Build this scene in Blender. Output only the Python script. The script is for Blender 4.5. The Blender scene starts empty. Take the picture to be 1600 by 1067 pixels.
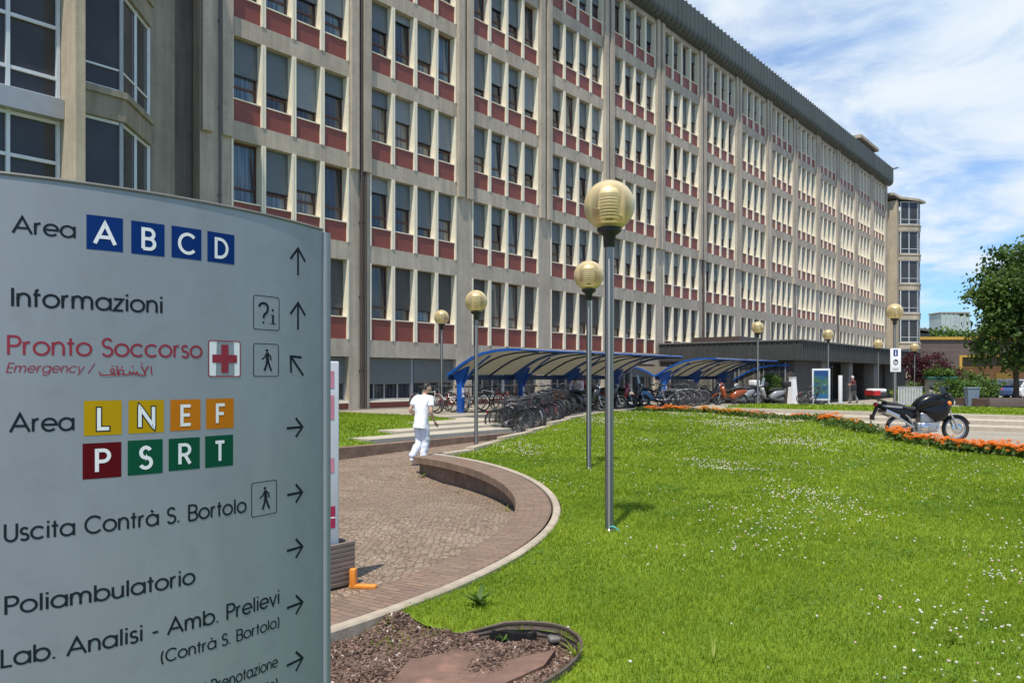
import bpy, bmesh, math, random
import numpy as np
from mathutils import Vector, Matrix, geometry
PI = math.pi
R_ = math.radians
rnd = random.Random(7)
S = bpy.context.scene
COL = S.collection
F = 1220.0            # focal length in photo pixels
CZ = 1.75             # camera height
HZ = 589.0            # horizon row in the photo
TH = math.atan(998.0 / F)
SU, CU = math.sin(TH), math.cos(TH)

def P(u, v):          # street grid (u along the long facade, v towards the viewer) -> world x, y
    return (u * SU + v * CU, u * CU - v * SU)
def UV(x, y):
    return (x * SU + y * CU, x * CU - y * SU)
def G(px, py, z=0.0): # a point of the photo lying at height z -> world x, y
    y = (CZ - z) * F / (py - HZ)
    return ((px - 800) * y / F, y)
ROT_U = PI / 2 - TH   # z rotation whose local x runs along u and local y runs inwards

# ------------------------------------------------------------------ materials
MATS = {}
def mat(name, col, rough=.6, metal=0.0, var=.12, scale=6.0, bump=0.0, bscale=60.0, spec=.5, stretch=(1, 1, 1), coat=0.0, var2=0.0, scale2=.6, alt=None, altamt=0.0, altscale=3.0, detail=5.0):
    m = bpy.data.materials.new(name); m.use_nodes = True
    nt = m.node_tree; n = nt.nodes; L = nt.links
    b = n['Principled BSDF']
    b.inputs['Roughness'].default_value = rough
    b.inputs['Metallic'].default_value = metal
    b.inputs['Specular IOR Level'].default_value = spec
    if coat: b.inputs['Coat Weight'].default_value = coat; b.inputs['Coat Roughness'].default_value = .08
    tc = n.new('ShaderNodeTexCoord'); mp = n.new('ShaderNodeMapping')
    mp.inputs['Scale'].default_value = stretch
    L.new(tc.outputs['Object'], mp.inputs['Vector'])
    def noise(sc, det=detail):
        x = n.new('ShaderNodeTexNoise'); x.inputs['Scale'].default_value = sc; x.inputs['Detail'].default_value = det
        L.new(mp.outputs['Vector'], x.inputs['Vector']); return x
    c = n.new('ShaderNodeRGB'); c.outputs[0].default_value = (*col, 1); out = c.outputs[0]
    def scaleby(out, amt, sc):
        nz = noise(sc); mr = n.new('ShaderNodeMapRange')
        mr.inputs['From Min'].default_value = .3; mr.inputs['From Max'].default_value = .7
        mr.inputs['To Min'].default_value = 1 - amt; mr.inputs['To Max'].default_value = 1 + amt
        L.new(nz.outputs['Fac'], mr.inputs['Value'])
        mx = n.new('ShaderNodeVectorMath'); mx.operation = 'SCALE'
        L.new(out, mx.inputs[0]); L.new(mr.outputs[0], mx.inputs['Scale']); return mx.outputs[0]
    if alt:
        nz = noise(altscale); mr = n.new('ShaderNodeMapRange')
        mr.inputs['From Min'].default_value = .62 - altamt * .35; mr.inputs['From Max'].default_value = .72 - altamt * .2
        L.new(nz.outputs['Fac'], mr.inputs['Value'])
        mx = n.new('ShaderNodeMix'); mx.data_type = 'RGBA'
        L.new(mr.outputs[0], mx.inputs['Factor']); L.new(out, mx.inputs[6]); mx.inputs[7].default_value = (*alt, 1); out = mx.outputs[2]
    if var: out = scaleby(out, var, scale)
    if var2: out = scaleby(out, var2, scale2)
    L.new(out, b.inputs['Base Color'])
    if bump:
        bp = n.new('ShaderNodeBump'); bp.inputs['Strength'].default_value = bump; bp.inputs['Distance'].default_value = .01
        L.new(noise(bscale, 3).outputs['Fac'], bp.inputs['Height']); L.new(bp.outputs[0], b.inputs['Normal'])
    MATS[name] = m
    return m

class NB:             # tiny node-building helper
    def __init__(s, name):
        s.m = bpy.data.materials.new(name); s.m.use_nodes = True; s.t = s.m.node_tree; s.n = s.t.nodes; s.b = s.n['Principled BSDF']; MATS[name] = s.m
    def new(s, t, **kw):
        x = s.n.new(t)
        for k, v in kw.items():
            if k in x.inputs: x.inputs[k].default_value = v
            else: setattr(x, k, v)
        return x
    def l(s, a, b): s.t.links.new(a, b)
    def math(s, op, a, b=None):
        x = s.n.new('ShaderNodeMath'); x.operation = op
        for i, q in enumerate((a, b)):
            if q is None: continue
            if isinstance(q, (int, float)): x.inputs[i].default_value = q
            else: s.l(q, x.inputs[i])
        return x.outputs[0]
    def mix(s, f, a, b):
        x = s.n.new('ShaderNodeMix'); x.data_type = 'RGBA'
        for i, q in ((0, f), (6, a), (7, b)):
            if isinstance(q, (int, float)): x.inputs[i].default_value = q
            elif isinstance(q, tuple): x.inputs[i].default_value = (*q, 1)
            else: s.l(q, x.inputs[i])
        return x.outputs[2]
    def rng(s, v, a, b, c=0.0, d=1.0):
        x = s.n.new('ShaderNodeMapRange'); s.l(v, x.inputs['Value'])
        for k, q in zip(('From Min', 'From Max', 'To Min', 'To Max'), (a, b, c, d)): x.inputs[k].default_value = q
        return x.outputs[0]
    def noise(s, vec, scale, det=4.0, rough=.5):
        x = s.new('ShaderNodeTexNoise', Scale=scale, Detail=det, Roughness=rough); s.l(vec, x.inputs['Vector']); return x.outputs['Fac']
    def coord(s, stretch=None):
        tc = s.n.new('ShaderNodeTexCoord'); o = tc.outputs['Object']
        if stretch:
            mp = s.n.new('ShaderNodeMapping'); mp.inputs['Scale'].default_value = stretch; s.l(o, mp.inputs['Vector']); o = mp.outputs[0]
        return o
    def sep(s, v):
        x = s.n.new('ShaderNodeSeparateXYZ'); s.l(v, x.inputs[0]); return x.outputs
    def comb(s, x, y, z=0.0):
        c = s.n.new('ShaderNodeCombineXYZ')
        for i, q in enumerate((x, y, z)):
            if isinstance(q, (int, float)): c.inputs[i].default_value = q
            else: s.l(q, c.inputs[i])
        return c.outputs[0]
    def bump(s, h, strength=.4, dist=.02):
        x = s.new('ShaderNodeBump', Strength=strength, Distance=dist); s.l(h, x.inputs['Height']); s.l(x.outputs[0], s.b.inputs['Normal'])
    def set(s, col=None, rough=None, metal=None, spec=None):
        if col is not None:
            if isinstance(col, tuple): s.b.inputs['Base Color'].default_value = (*col, 1)
            else: s.l(col, s.b.inputs['Base Color'])
        if rough is not None:
            if isinstance(rough, (int, float)): s.b.inputs['Roughness'].default_value = rough
            else: s.l(rough, s.b.inputs['Roughness'])
        if metal is not None: s.b.inputs['Metallic'].default_value = metal
        if spec is not None: s.b.inputs['Specular IOR Level'].default_value = spec
        return s.m

def concrete(name, col, streak=.25, board=True):
    k = NB(name); o = k.coord()
    big = k.noise(o, .55, 5); st = k.noise(k.coord((2.2, 2.2, .16)), 1.6, 6, .6); fine = k.noise(o, 26, 3); med = k.noise(o, 4, 5)
    x = k.math('MULTIPLY', k.rng(big, .3, .7, .86, 1.12), k.rng(st, .3, .75, 1 + streak * .5, 1 - streak))
    x = k.math('MULTIPLY', x, k.rng(fine, .3, .7, .93, 1.07)); x = k.math('MULTIPLY', x, k.rng(med, .3, .7, .93, 1.06))
    if board:
        z = k.sep(o)[2]
        fr = k.math('FRACT', k.math('MULTIPLY', z, 4.4)); ln = k.rng(fr, 0.0, .06, .93, 1.0)
        x = k.math('MULTIPLY', x, ln)
    v = k.n.new('ShaderNodeVectorMath'); v.operation = 'SCALE'; v.inputs[0].default_value = col; k.l(x, v.inputs['Scale'])
    k.set(v.outputs[0], .88, spec=.25); k.bump(fine, .35, .01)
    return k.m

concrete('concrete', (.455, .392, .312))
concrete('concrete_shaded', (.28, .25, .195), .3)  # left wing's shade put into the colour, a darker copy of the warm concrete
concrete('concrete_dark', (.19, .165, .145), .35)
concrete('concrete_warm', (.45, .385, .28), .2)
mat('fin_cream', (.82, .75, .59), .6, var=.05, scale=2.5, var2=.05, spec=.3)
mat('spandrel_red', (.22, .052, .034), .5, var=.10, scale=1.1, var2=.06, scale2=.25, bump=.05, bscale=30)
mat('window_wood', (.085, .034, .020), .5, var=.2, scale=5)
mat('blind_grey', (.10, .128, .142), .45, var=.06, scale=2, coat=.35)
mat('blind_pale', (.20, .225, .235), .45, var=.06, scale=2, coat=.35)
mat('blind_dark', (.075, .074, .072), .6, var=.08, scale=2)
mat('shutter_grey', (.13, .145, .14), .6, var=.07, scale=3)
for i, (c, nm) in enumerate((((.02, .024, .03), 'glass_dark'), ((.05, .075, .10), 'glass_blue'), ((.095, .09, .08), 'glass_curtain'))):
    k = NB(nm); o = k.coord((7, 7, .35)); f = k.noise(o, 1.3, 3)
    k.set(k.mix(k.rng(f, .42, .6), c, tuple(q * 2.1 + .012 for q in c)), .04, spec=.7)
mat('glass_wing', (.045, .046, .048), .10, var=.25, scale=.8, spec=.35)
mat('fascia_metal', (.062, .072, .064), .55, metal=.0, var=.16, scale=1.2, var2=.15, scale2=.2, stretch=(1, 1, .3))
mat('soffit', (.17, .165, .15), .8, var=.1)
mat('pipe_brown', (.075, .052, .042), .5, var=.15)
mat('pipe_grey', (.16, .15, .14), .5, var=.15)
mat('white_metal', (.62, .66, .68), .4, var=.05)
mat('grey_metal', (.36, .37, .38), .42, metal=.3, var=.06, scale=3)
mat('galv', (.42, .42, .43), .38, metal=.75, var=.10, scale=9)
mat('stainless', (.30, .285, .275), .30, metal=1.0, var=.03, scale=2)
_m = MATS['stainless']; _n = _m.node_tree.nodes; _b = _n['Principled BSDF']; _t = _n.new('ShaderNodeTangent'); _t.direction_type = 'RADIAL'; _t.axis = 'Z'
_m.node_tree.links.new(_t.outputs[0], _b.inputs['Tangent']); _b.inputs['Anisotropic'].default_value = .92; _b.inputs['Anisotropic Rotation'].default_value = .25; _b.inputs['Roughness'].default_value = .36
mat('black_plastic', (.022, .022, .025), .5, var=.2)
mat('rubber', (.025, .024, .024), .85, var=.25, scale=30)
mat('black_paint', (.004, .004, .005), .28, var=.1, coat=.15, spec=.35)
mat('dark_fabric', (.03, .03, .034), .9, var=.2, scale=20)
mat('chrome', (.65, .65, .66), .18, metal=1, var=.03)
mat('blue_steel', (.012, .085, .36), .35, var=.10, scale=3, coat=.25, spec=.5)
mat('blue_steel_dark', (.014, .03, .10), .45, var=.12, scale=3)
mat('asphalt', (.14, .13, .12), .9, var=.14, scale=9, var2=.15, scale2=.3, bump=.3, bscale=120)
mat('pale_paving', (.30, .265, .21), .85, var=.12, scale=7, var2=.12, scale2=.5, bump=.2, bscale=60)
mat('kerb_stone', (.37, .31, .235), .85, var=.14, scale=9, var2=.14, scale2=1.2, bump=.3, bscale=50)
mat('step_stone', (.43, .38, .30), .85, var=.10, scale=8, var2=.12, scale2=.6, bump=.2, bscale=60)
mat('bench_side', (.19, .125, .085), .9, var=.25, scale=6, var2=.2, scale2=1.4, bump=.5, bscale=35)
mat('ground_far', (.16, .16, .09), .95, var=.2, scale=.2)
mat('mulch', (.12, .075, .055), .95, var=.35, scale=30, bump=.6, bscale=60)
mat('wood_grey', (.20, .155, .125), .85, var=.25, scale=3, stretch=(.4, 6, 6), bump=.3, bscale=14)
mat('orange_plastic', (.72, .24, .03), .4, var=.08)
mat('teal_plastic', (.06, .32, .30), .5, var=.08)
mat('skin', (.56, .33, .23), .5, var=.06, scale=8)
mat('hair_black', (.014, .011, .010), .6, var=.2, scale=40)
mat('white_cloth', (.80, .81, .84), .85, var=.03, scale=6, bump=.25, bscale=14)
mat('white_trouser', (.70, .71, .78), .85, var=.03, scale=6, bump=.3, bscale=12)
mat('white_shoe', (.72, .72, .74), .5)
mat('bark', (.085, .065, .05), .95, var=.3, scale=6, stretch=(1, 1, .3), bump=.8, bscale=12)
mat('sign_dark', (.014, .020, .026), .7, var=.05, spec=.1)
mat('sign_red', (.26, .014, .032), .7, var=.06)
mat('tile_blue', (.003, .030, .155), .6, var=.04, spec=.08)
mat('tile_yellow', (.46, .28, .004), .6, var=.04, spec=.08)
mat('tile_orange', (.52, .165, .008), .6, var=.04, spec=.08)
mat('tile_maroon', (.10, .004, .007), .6, var=.05, spec=.08)
mat('tile_green', (.004, .075, .038), .6, var=.05, spec=.08)
mat('paper_white', (.80, .80, .80), .5, var=.03)

k = NB('sign_silver'); o = k.coord()
f1 = k.noise(k.coord((1, 1, .22)), 3.2, 6, .6); f2 = k.noise(o, 11, 6, .62)
v = k.math('MULTIPLY', k.rng(f1, .3, .7, .90, 1.08), k.rng(f2, .5, .72, 1.0, .92))
x = k.n.new('ShaderNodeVectorMath'); x.operation = 'SCALE'; x.inputs[0].default_value = (.275, .297, .322); k.l(v, x.inputs['Scale'])
k.set(x.outputs[0], k.rng(f2, .3, .7, .42, .55), metal=.15, spec=.5)

# globe: smoked champagne plastic, a little see-through
k = NB('globe_shell'); k.set((.66, .52, .28), .38, metal=.15, spec=.5)
k.b.inputs['Coat Weight'].default_value = .35; k.b.inputs['Coat Roughness'].default_value = .15
tr = k.new('ShaderNodeBsdfTransparent'); tr.inputs[0].default_value = (1, .93, .74, 1)
mx = k.n.new('ShaderNodeMixShader'); lw = k.new('ShaderNodeLayerWeight', Blend=.32); k.l(k.rng(lw.outputs['Facing'], .08, .46, .66, .02), mx.inputs[0])
k.l(k.b.outputs[0], mx.inputs[1]); k.l(tr.outputs[0], mx.inputs[2]); k.l(mx.outputs[0], k.n['Material Output'].inputs['Surface'])
mat('globe_core', (.22, .18, .09), .6, var=.05)
mat('louvre_white', (.95, .90, .72), .4, metal=.0, var=.0)
mat('rim_steel', (.13, .13, .135), .45, metal=.5, var=.1)
mat('liner_black', (.010, .010, .010), .85, var=.2, spec=.2)
mat('edging_brown', (.10, .072, .055), .6, var=.2, scale=10)

# polycarbonate roofing
k = NB('polycarbonate'); k.set((.30, .27, .22), .45, spec=.5)
tl = k.new('ShaderNodeBsdfTranslucent'); tl.inputs[0].default_value = (.40, .385, .325, 1)
mx = k.n.new('ShaderNodeMixShader'); mx.inputs[0].default_value = .75
k.l(k.b.outputs[0], mx.inputs[1]); k.l(tl.outputs[0], mx.inputs[2]); k.l(mx.outputs[0], k.n['Material Output'].inputs['Surface'])

# porphyry setts laid in fans
k = NB('porphyry_setts'); o = k.coord(); sx, sy, sz = k.sep(o)
warp = k.noise(o, 1.4, 3); warp2 = k.noise(o, 5, 2)
W = 1.15
f = k.math('SUBTRACT', k.math('FRACT', k.math('ADD', k.math('DIVIDE', sx, W), k.math('MULTIPLY', warp2, .08))), .5)
yy = k.math('ADD', sy, k.math('MULTIPLY', k.math('MULTIPLY', f, f), 1.75)); yy = k.math('ADD', yy, k.math('MULTIPLY', warp, .10))
xx = k.math('MULTIPLY', f, 1.25)
vo = k.new('ShaderNodeTexVoronoi', Scale=13.5, Randomness=.5); k.l(k.comb(xx, yy, k.math('FLOOR', k.math('DIVIDE', sx, W))), vo.inputs['Vector'])
ve = k.new('ShaderNodeTexVoronoi', feature='DISTANCE_TO_EDGE', Scale=13.5, Randomness=.5); k.l(k.comb(xx, yy, k.math('FLOOR', k.math('DIVIDE', sx, W))), ve.inputs['Vector'])
cs = k.sep(vo.outputs['Color'])
joint = k.rng(ve.outputs['Distance'], .015, .10)
base = k.mix(cs[0], (.165, .118, .080), (.33, .25, .178)); base = k.mix(k.math('GREATER_THAN', cs[1], .82), base, (.27, .175, .14))
dirt = k.noise(o, .5, 5); base = k.mix(k.rng(dirt, .45, .7, 0, .42), base, (.165, .125, .08))
base = k.mix(k.rng(k.noise(o, 40, 2), .35, .7, 0, .35), base, (.19, .135, .105))
st = k.noise(o, 1.1, 4, .6); base = k.mix(k.rng(st, .5, .72, 0, .45), base, (.36, .29, .215)); col = k.mix(joint, (.125, .09, .062), base)
k.set(col, .78, spec=.35)
h = k.math('ADD', joint, k.math('MULTIPLY', k.noise(o, 60, 2), .4)); k.bump(h, .55, .02)

# brick-like radial pavers of the ring band (object coords centred on the circle)
k = NB('band_pavers'); o = k.coord(); sx, sy, sz = k.sep(o)
ang = k.math('ARCTAN2', sy, sx); rad = k.math('SQRT', k.math('ADD', k.math('MULTIPLY', sx, sx), k.math('MULTIPLY', sy, sy)))
br = k.new('ShaderNodeTexBrick', Scale=1.0); br.inputs['Brick Width'].default_value = .21; br.inputs['Row Height'].default_value = .068
br.inputs['Mortar Size'].default_value = .006; br.inputs['Color1'].default_value = (.25, .165, .115, 1); br.inputs['Color2'].default_value = (.17, .115, .088, 1); br.inputs['Mortar'].default_value = (.10, .075, .055, 1)
k.l(k.comb(rad, k.math('MULTIPLY', ang, 8.3)), br.inputs['Vector'])
nz = k.noise(o, 3.0, 5); col = k.mix(k.rng(nz, .4, .7, 0, .5), br.outputs['Color'], (.21, .155, .12))
k.set(col, .85, spec=.3); k.bump(k.math('ADD', k.math('MULTIPLY', br.outputs['Fac'], -1.0), k.math('MULTIPLY', k.noise(o, 50, 2), .5)), .4, .01)

# turf under and between the blades
k = NB('turf'); o = k.coord()
a = k.noise(o, .35, 5); b_ = k.noise(o, 3.2, 5); c_ = k.noise(o, 30, 3)
col = k.mix(k.rng(a, .35, .65), (.12, .20, .012), (.18, .25, .018)); col = k.mix(k.rng(b_, .4, .7, 0, .6), col, (.10, .17, .014)); col = k.mix(k.rng(c_, .45, .7, 0, .5), col, (.16, .225, .032))
k.set(col, .85, spec=.2); k.bump(c_, .8, .03)

def leafmat(name, c1, c2, trans=.35, patch=1.0):
    k = NB(name); geo = k.new('ShaderNodeNewGeometry'); o = k.coord()
    big = k.noise(o, .33 * patch, 4); mid = k.noise(o, 2.2 * patch, 3)
    f = k.math('ADD', k.math('MULTIPLY', geo.outputs['Random Per Island'], .55), k.math('MULTIPLY', k.rng(big, .3, .7), .38)); f = k.math('ADD', f, k.math('MULTIPLY', k.rng(mid, .3, .7), .30))
    col = k.mix(k.rng(f, .15, 1.0), c1, c2); k.set(col, .55, spec=.3)
    tl = k.new('ShaderNodeBsdfTranslucent'); k.l(k.mix(.5, col, c2), tl.inputs[0])
    mx = k.n.new('ShaderNodeMixShader'); mx.inputs[0].default_value = trans
    k.l(k.b.outputs[0], mx.inputs[1]); k.l(tl.outputs[0], mx.inputs[2]); k.l(mx.outputs[0], k.n['Material Output'].inputs['Surface'])
leafmat('grass_blade', (.066, .155, .006), (.36, .45, .030), .42)
leafmat('leaf_tree', (.03, .072, .015), (.11, .18, .034), .36)
leafmat('clover_leaf', (.06, .15, .012), (.16, .27, .03), .35)
leafmat('leaf_mid', (.035, .085, .012), (.11, .19, .03), .3)
leafmat('leaf_yellow', (.12, .18, .015), (.27, .33, .03), .35)
leafmat('leaf_red', (.035, .010, .014), (.105, .024, .032), .25)
leafmat('leaf_flower', (.045, .095, .016), (.15, .23, .045), .4)
leafmat('petal_orange', (.74, .15, .010), (.92, .32, .03), .3)
leafmat('petal_yellow', (.68, .27, .02), (.80, .42, .05), .25)
leafmat('petal_salmon', (.75, .25, .10), (.85, .42, .22), .3)
leafmat('clover', (.46, .44, .30), (.76, .74, .60), .25)
leafmat('clover_pink', (.55, .38, .30), (.75, .55, .48), .25)

# ------------------------------------------------------------------ mesh building
class MB:
    def __init__(s): s.v = []; s.f = []; s.m = []; s.s = []; s.mats = []
    def mi(s, m):
        if m not in s.mats: s.mats.append(m)
        return s.mats.index(m)
    def add(s, vs, fs, m, smooth=False):
        o = len(s.v); s.v += [tuple(q) for q in vs]; i = s.mi(m)
        for f in fs: s.f.append([o + q for q in f]); s.m.append(i); s.s.append(smooth)
        return s
    def box(s, x0, x1, y0, y1, z0, z1, m):
        vs = [(x0, y0, z0), (x1, y0, z0), (x1, y1, z0), (x0, y1, z0), (x0, y0, z1), (x1, y0, z1), (x1, y1, z1), (x0, y1, z1)]
        return s.add(vs, [(3, 2, 1, 0), (4, 5, 6, 7), (0, 1, 5, 4), (1, 2, 6, 5), (2, 3, 7, 6), (3, 0, 4, 7)], m)
    def bbox(s, x0, x1, y0, y1, z0, z1, m, b=.02):  # chamfered box
        bm = bmesh.new(); bmesh.ops.create_cube(bm, size=1)
        for v in bm.verts: v.co = Vector(((x0 + x1) / 2 + v.co.x * (x1 - x0), (y0 + y1) / 2 + v.co.y * (y1 - y0), (z0 + z1) / 2 + v.co.z * (z1 - z0)))
        bmesh.ops.bevel(bm, geom=bm.edges[:], offset=b, segments=2, profile=.6, affect='EDGES')
        return s.frombm(bm, m, True)
    def frombm(s, bm, m, smooth=False):
        bm.verts.index_update(); s.add([v.co for v in bm.verts], [[v.index for v in f.verts] for f in bm.faces], m, smooth); bm.free(); return s
    def bar(s, a, b, w, h, m, up=(0, 0, 1)):         # rectangular bar from a to b
        a = Vector(a); b = Vector(b); d = (b - a).normalized(); sd = d.cross(Vector(up))
        if sd.length < 1e-4: sd = d.cross(Vector((1, 0, 0)))
        sd.normalize(); u = sd.cross(d); vs = []
        for p in (a, b):
            for i, j in ((-1, -1), (1, -1), (1, 1), (-1, 1)): vs.append(p + sd * (i * w / 2) + u * (j * h / 2))
        return s.add(vs, [(0, 1, 2, 3), (7, 6, 5, 4), (0, 4, 5, 1), (1, 5, 6, 2), (2, 6, 7, 3), (3, 7, 4, 0)], m)
    def tube(s, pts, r, m, n=8, cap=True, closed=False):
        pts = [Vector(p) for p in pts]; N = len(pts)
        rs = r if isinstance(r, (list, tuple)) else [r] * N
        vs = []; fs = []; prev = None
        for i, p in enumerate(pts):
            if closed: d = (pts[(i + 1) % N] - pts[i - 1])
            else: d = pts[min(i + 1, N - 1)] - pts[max(i - 1, 0)]
            d.normalize()
            if prev is None:
                a = d.cross(Vector((0, 0, 1)))
                if a.length < .05: a = d.cross(Vector((1, 0, 0)))
            else: a = prev - d * prev.dot(d)
            a.normalize(); prev = a; b = d.cross(a)
            for k in range(n):
                t = 2 * PI * k / n; vs.append(p + (a * math.cos(t) + b * math.sin(t)) * rs[i])
        M = N if closed else N - 1
        for i in range(M):
            j = (i + 1) % N
            for k in range(n): fs.append((i * n + k, i * n + (k + 1) % n, j * n + (k + 1) % n, j * n + k))
        s.add(vs, fs, m, True)
        if cap and not closed:
            s.add(vs[:n], [tuple(range(n))[::-1]], m); s.add(vs[-n:], [tuple(range(n))], m)
        return s
    def lathe(s, prof, m, n=24, c=(0, 0, 0), smooth=True, axis='z'):
        vs = []; fs = []
        for (r, z) in prof:
            for k in range(n):
                t = 2 * PI * k / n; q = (r * math.cos(t), r * math.sin(t), z)
                if axis == 'y': q = (q[0], q[2], q[1])
                if axis == 'x': q = (q[2], q[0], q[1])
                vs.append((c[0] + q[0], c[1] + q[1], c[2] + q[2]))
        for i in range(len(prof) - 1):
            for k in range(n): fs.append((i * n + k, i * n + (k + 1) % n, (i + 1) * n + (k + 1) % n, (i + 1) * n + k))
        s.add(vs, fs, m, smooth)
        if prof[0][0] > 1e-4: s.add(vs[:n], [tuple(range(n))[::-1]], m)
        if prof[-1][0] > 1e-4: s.add(vs[-n:], [tuple(range(n))], m)
        return s
    def prism(s, poly, z0, z1, m, mtop=None, smooth=False):   # vertical prism over an xy polygon
        n = len(poly); vs = [(x, y, z0) for x, y in poly] + [(x, y, z1) for x, y in poly]
        s.add(vs, [(i, (i + 1) % n, n + (i + 1) % n, n + i) for i in range(n)], m, smooth)
        s.add(vs[:n], [tuple(range(n))[::-1]], m); s.add(vs[n:], [tuple(range(n))], mtop or m); return s
    def extrude(s, prof, x0, x1, m, smooth=False, axis='x'):  # profile of (y, z) extruded along x
        n = len(prof)
        if axis == 'x': vs = [(x0, y, z) for y, z in prof] + [(x1, y, z) for y, z in prof]
        else: vs = [(x, x0, z) for x, z in prof] + [(x, x1, z) for x, z in prof]
        s.add(vs, [(i, (i + 1) % n, n + (i + 1) % n, n + i) for i in range(n)], m, smooth)
        s.add(vs[:n], [tuple(range(n))[::-1]], m); s.add(vs[n:], [tuple(range(n))], m); return s
    def sphere(s, c, r, m, n=12, sc=(1, 1, 1)):
        bm = bmesh.new(); bmesh.ops.create_uvsphere(bm, u_segments=n, v_segments=max(4, n * 2 // 3), radius=r)
        for v in bm.verts: v.co = Vector((c[0] + v.co.x * sc[0], c[1] + v.co.y * sc[1], c[2] + v.co.z * sc[2]))
        return s.frombm(bm, m, True)
    def mesh(s, name):
        me = bpy.data.meshes.new(name); me.from_pydata(s.v, [], s.f)
        for m in s.mats: me.materials.append(MATS[m])
        me.polygons.foreach_set('material_index', s.m); me.polygons.foreach_set('use_smooth', s.s); me.update()
        return me
    def recalc(s, me):
        bm = bmesh.new(); bm.from_mesh(me); bmesh.ops.recalc_face_normals(bm, faces=bm.faces[:]); bm.to_mesh(me); bm.free()
    def build(s, name, parent=None, recalc=True):
        me = s.mesh(name)
        if recalc: s.recalc(me)
        return link(bpy.data.objects.new(name, me), parent)

def link(o, parent=None):
    COL.objects.link(o)
    if parent is not None: o.parent = parent
    return o
def tag(o, label=None, cat=None, group=None, kind=None):
    if label: o['label'] = label
    if cat: o['category'] = cat
    if group: o['group'] = group
    if kind: o['kind'] = kind
    return o
def thing(name, label, cat, loc=(0, 0, 0), rz=0.0, group=None):
    o = bpy.data.objects.new(name, None); o.empty_display_size = .3; COL.objects.link(o)
    o.location = loc; o.rotation_euler = (0, 0, rz); return tag(o, label, cat, group)
def dup(root, loc, rz, label=None, group=None, scale=None):
    def cp(o, par):
        c = o.copy(); COL.objects.link(c)
        if par is not None: c.parent = par
        for ch in list(o.children): cp(ch, c)
        return c
    r = cp(root, None); r.location = loc; r.rotation_euler = (0, 0, rz)
    if scale: r.scale = scale
    if label: r['label'] = label
    if group: r['group'] = group
    return r
def bigmesh(name, V, Fc, mats, mi=None, smooth=False, parent=None):   # numpy arrays: V (n,3), Fc (m,k)
    V = np.asarray(V, np.float32); Fc = np.asarray(Fc, np.int32); k = Fc.shape[1]
    me = bpy.data.meshes.new(name); me.vertices.add(len(V)); me.vertices.foreach_set('co', V.ravel())
    me.loops.add(Fc.size); me.loops.foreach_set('vertex_index', Fc.ravel())
    me.polygons.add(len(Fc)); me.polygons.foreach_set('loop_start', np.arange(len(Fc), dtype=np.int32) * k)
    for m in mats: me.materials.append(MATS[m])
    if mi is not None: me.polygons.foreach_set('material_index', np.asarray(mi, np.int32))
    me.polygons.foreach_set('use_smooth', np.full(len(Fc), smooth)); me.update(calc_edges=True); me.validate()
    return link(bpy.data.objects.new(name, me), parent)
def smooth01(t): t = min(1, max(0, t)); return t * t * (3 - 2 * t)
# ================================================================== the setting
def in_poly(poly, x, y):          # numpy point-in-polygon
    x = np.asarray(x); y = np.asarray(y); ins = np.zeros(x.shape, bool); n = len(poly)
    for i in range(n):
        x1, y1 = poly[i]; x2, y2 = poly[(i + 1) % n]
        c = ((y1 > y) != (y2 > y)) & (x < (x2 - x1) * (y - y1) / (y2 - y1 + 1e-12) + x1); ins ^= c
    return ins
def densify(poly, step):
    out = []
    for i, a in enumerate(poly):
        b = poly[(i + 1) % len(poly)]; d = math.dist(a, b); k = max(1, int(d / step))
        out += [(a[0] + (b[0] - a[0]) * j / k, a[1] + (b[1] - a[1]) * j / k) for j in range(k)]
    return out
def sheet(name, poly, zf, m, step=.6, kind='structure', edge=None, origin=(0, 0)):
    b = densify(poly, edge or step); xs = [p[0] for p in b]; ys = [p[1] for p in b]
    gx, gy = np.meshgrid(np.arange(min(xs) + step * .5, max(xs), step), np.arange(min(ys) + step * .5, max(ys), step))
    gx = gx.ravel(); gy = gy.ravel(); k = in_poly(poly, gx, gy)
    pts = [Vector(p) for p in b] + [Vector((float(x), float(y))) for x, y in zip(gx[k], gy[k])]
    n = len(b); r = geometry.delaunay_2d_cdt(pts, [(i, (i + 1) % n) for i in range(n)], [], 1, 1e-5)
    vs = [(p.x - origin[0], p.y - origin[1], zf(p.x, p.y)) for p in r[0]]
    me = bpy.data.meshes.new(name); me.from_pydata(vs, [], r[2]); me.materials.append(MATS[m])
    bm = bmesh.new(); bm.from_mesh(me); bmesh.ops.recalc_face_normals(bm, faces=bm.faces[:])
    if bm.faces and sum(f.normal.z for f in bm.faces) < 0: bmesh.ops.reverse_faces(bm, faces=bm.faces[:])
    for f in bm.faces: f.smooth = True
    bm.to_mesh(me); bm.free()
    o = link(bpy.data.objects.new(name, me)); o.location = (origin[0], origin[1], 0)
    if kind: o['kind'] = kind
    return o

sheet('ground', [(-3000, -3000), (3000, -3000), (3000, 3000), (-3000, 3000)], lambda x, y: -.5, 'ground_far', 600)

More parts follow.
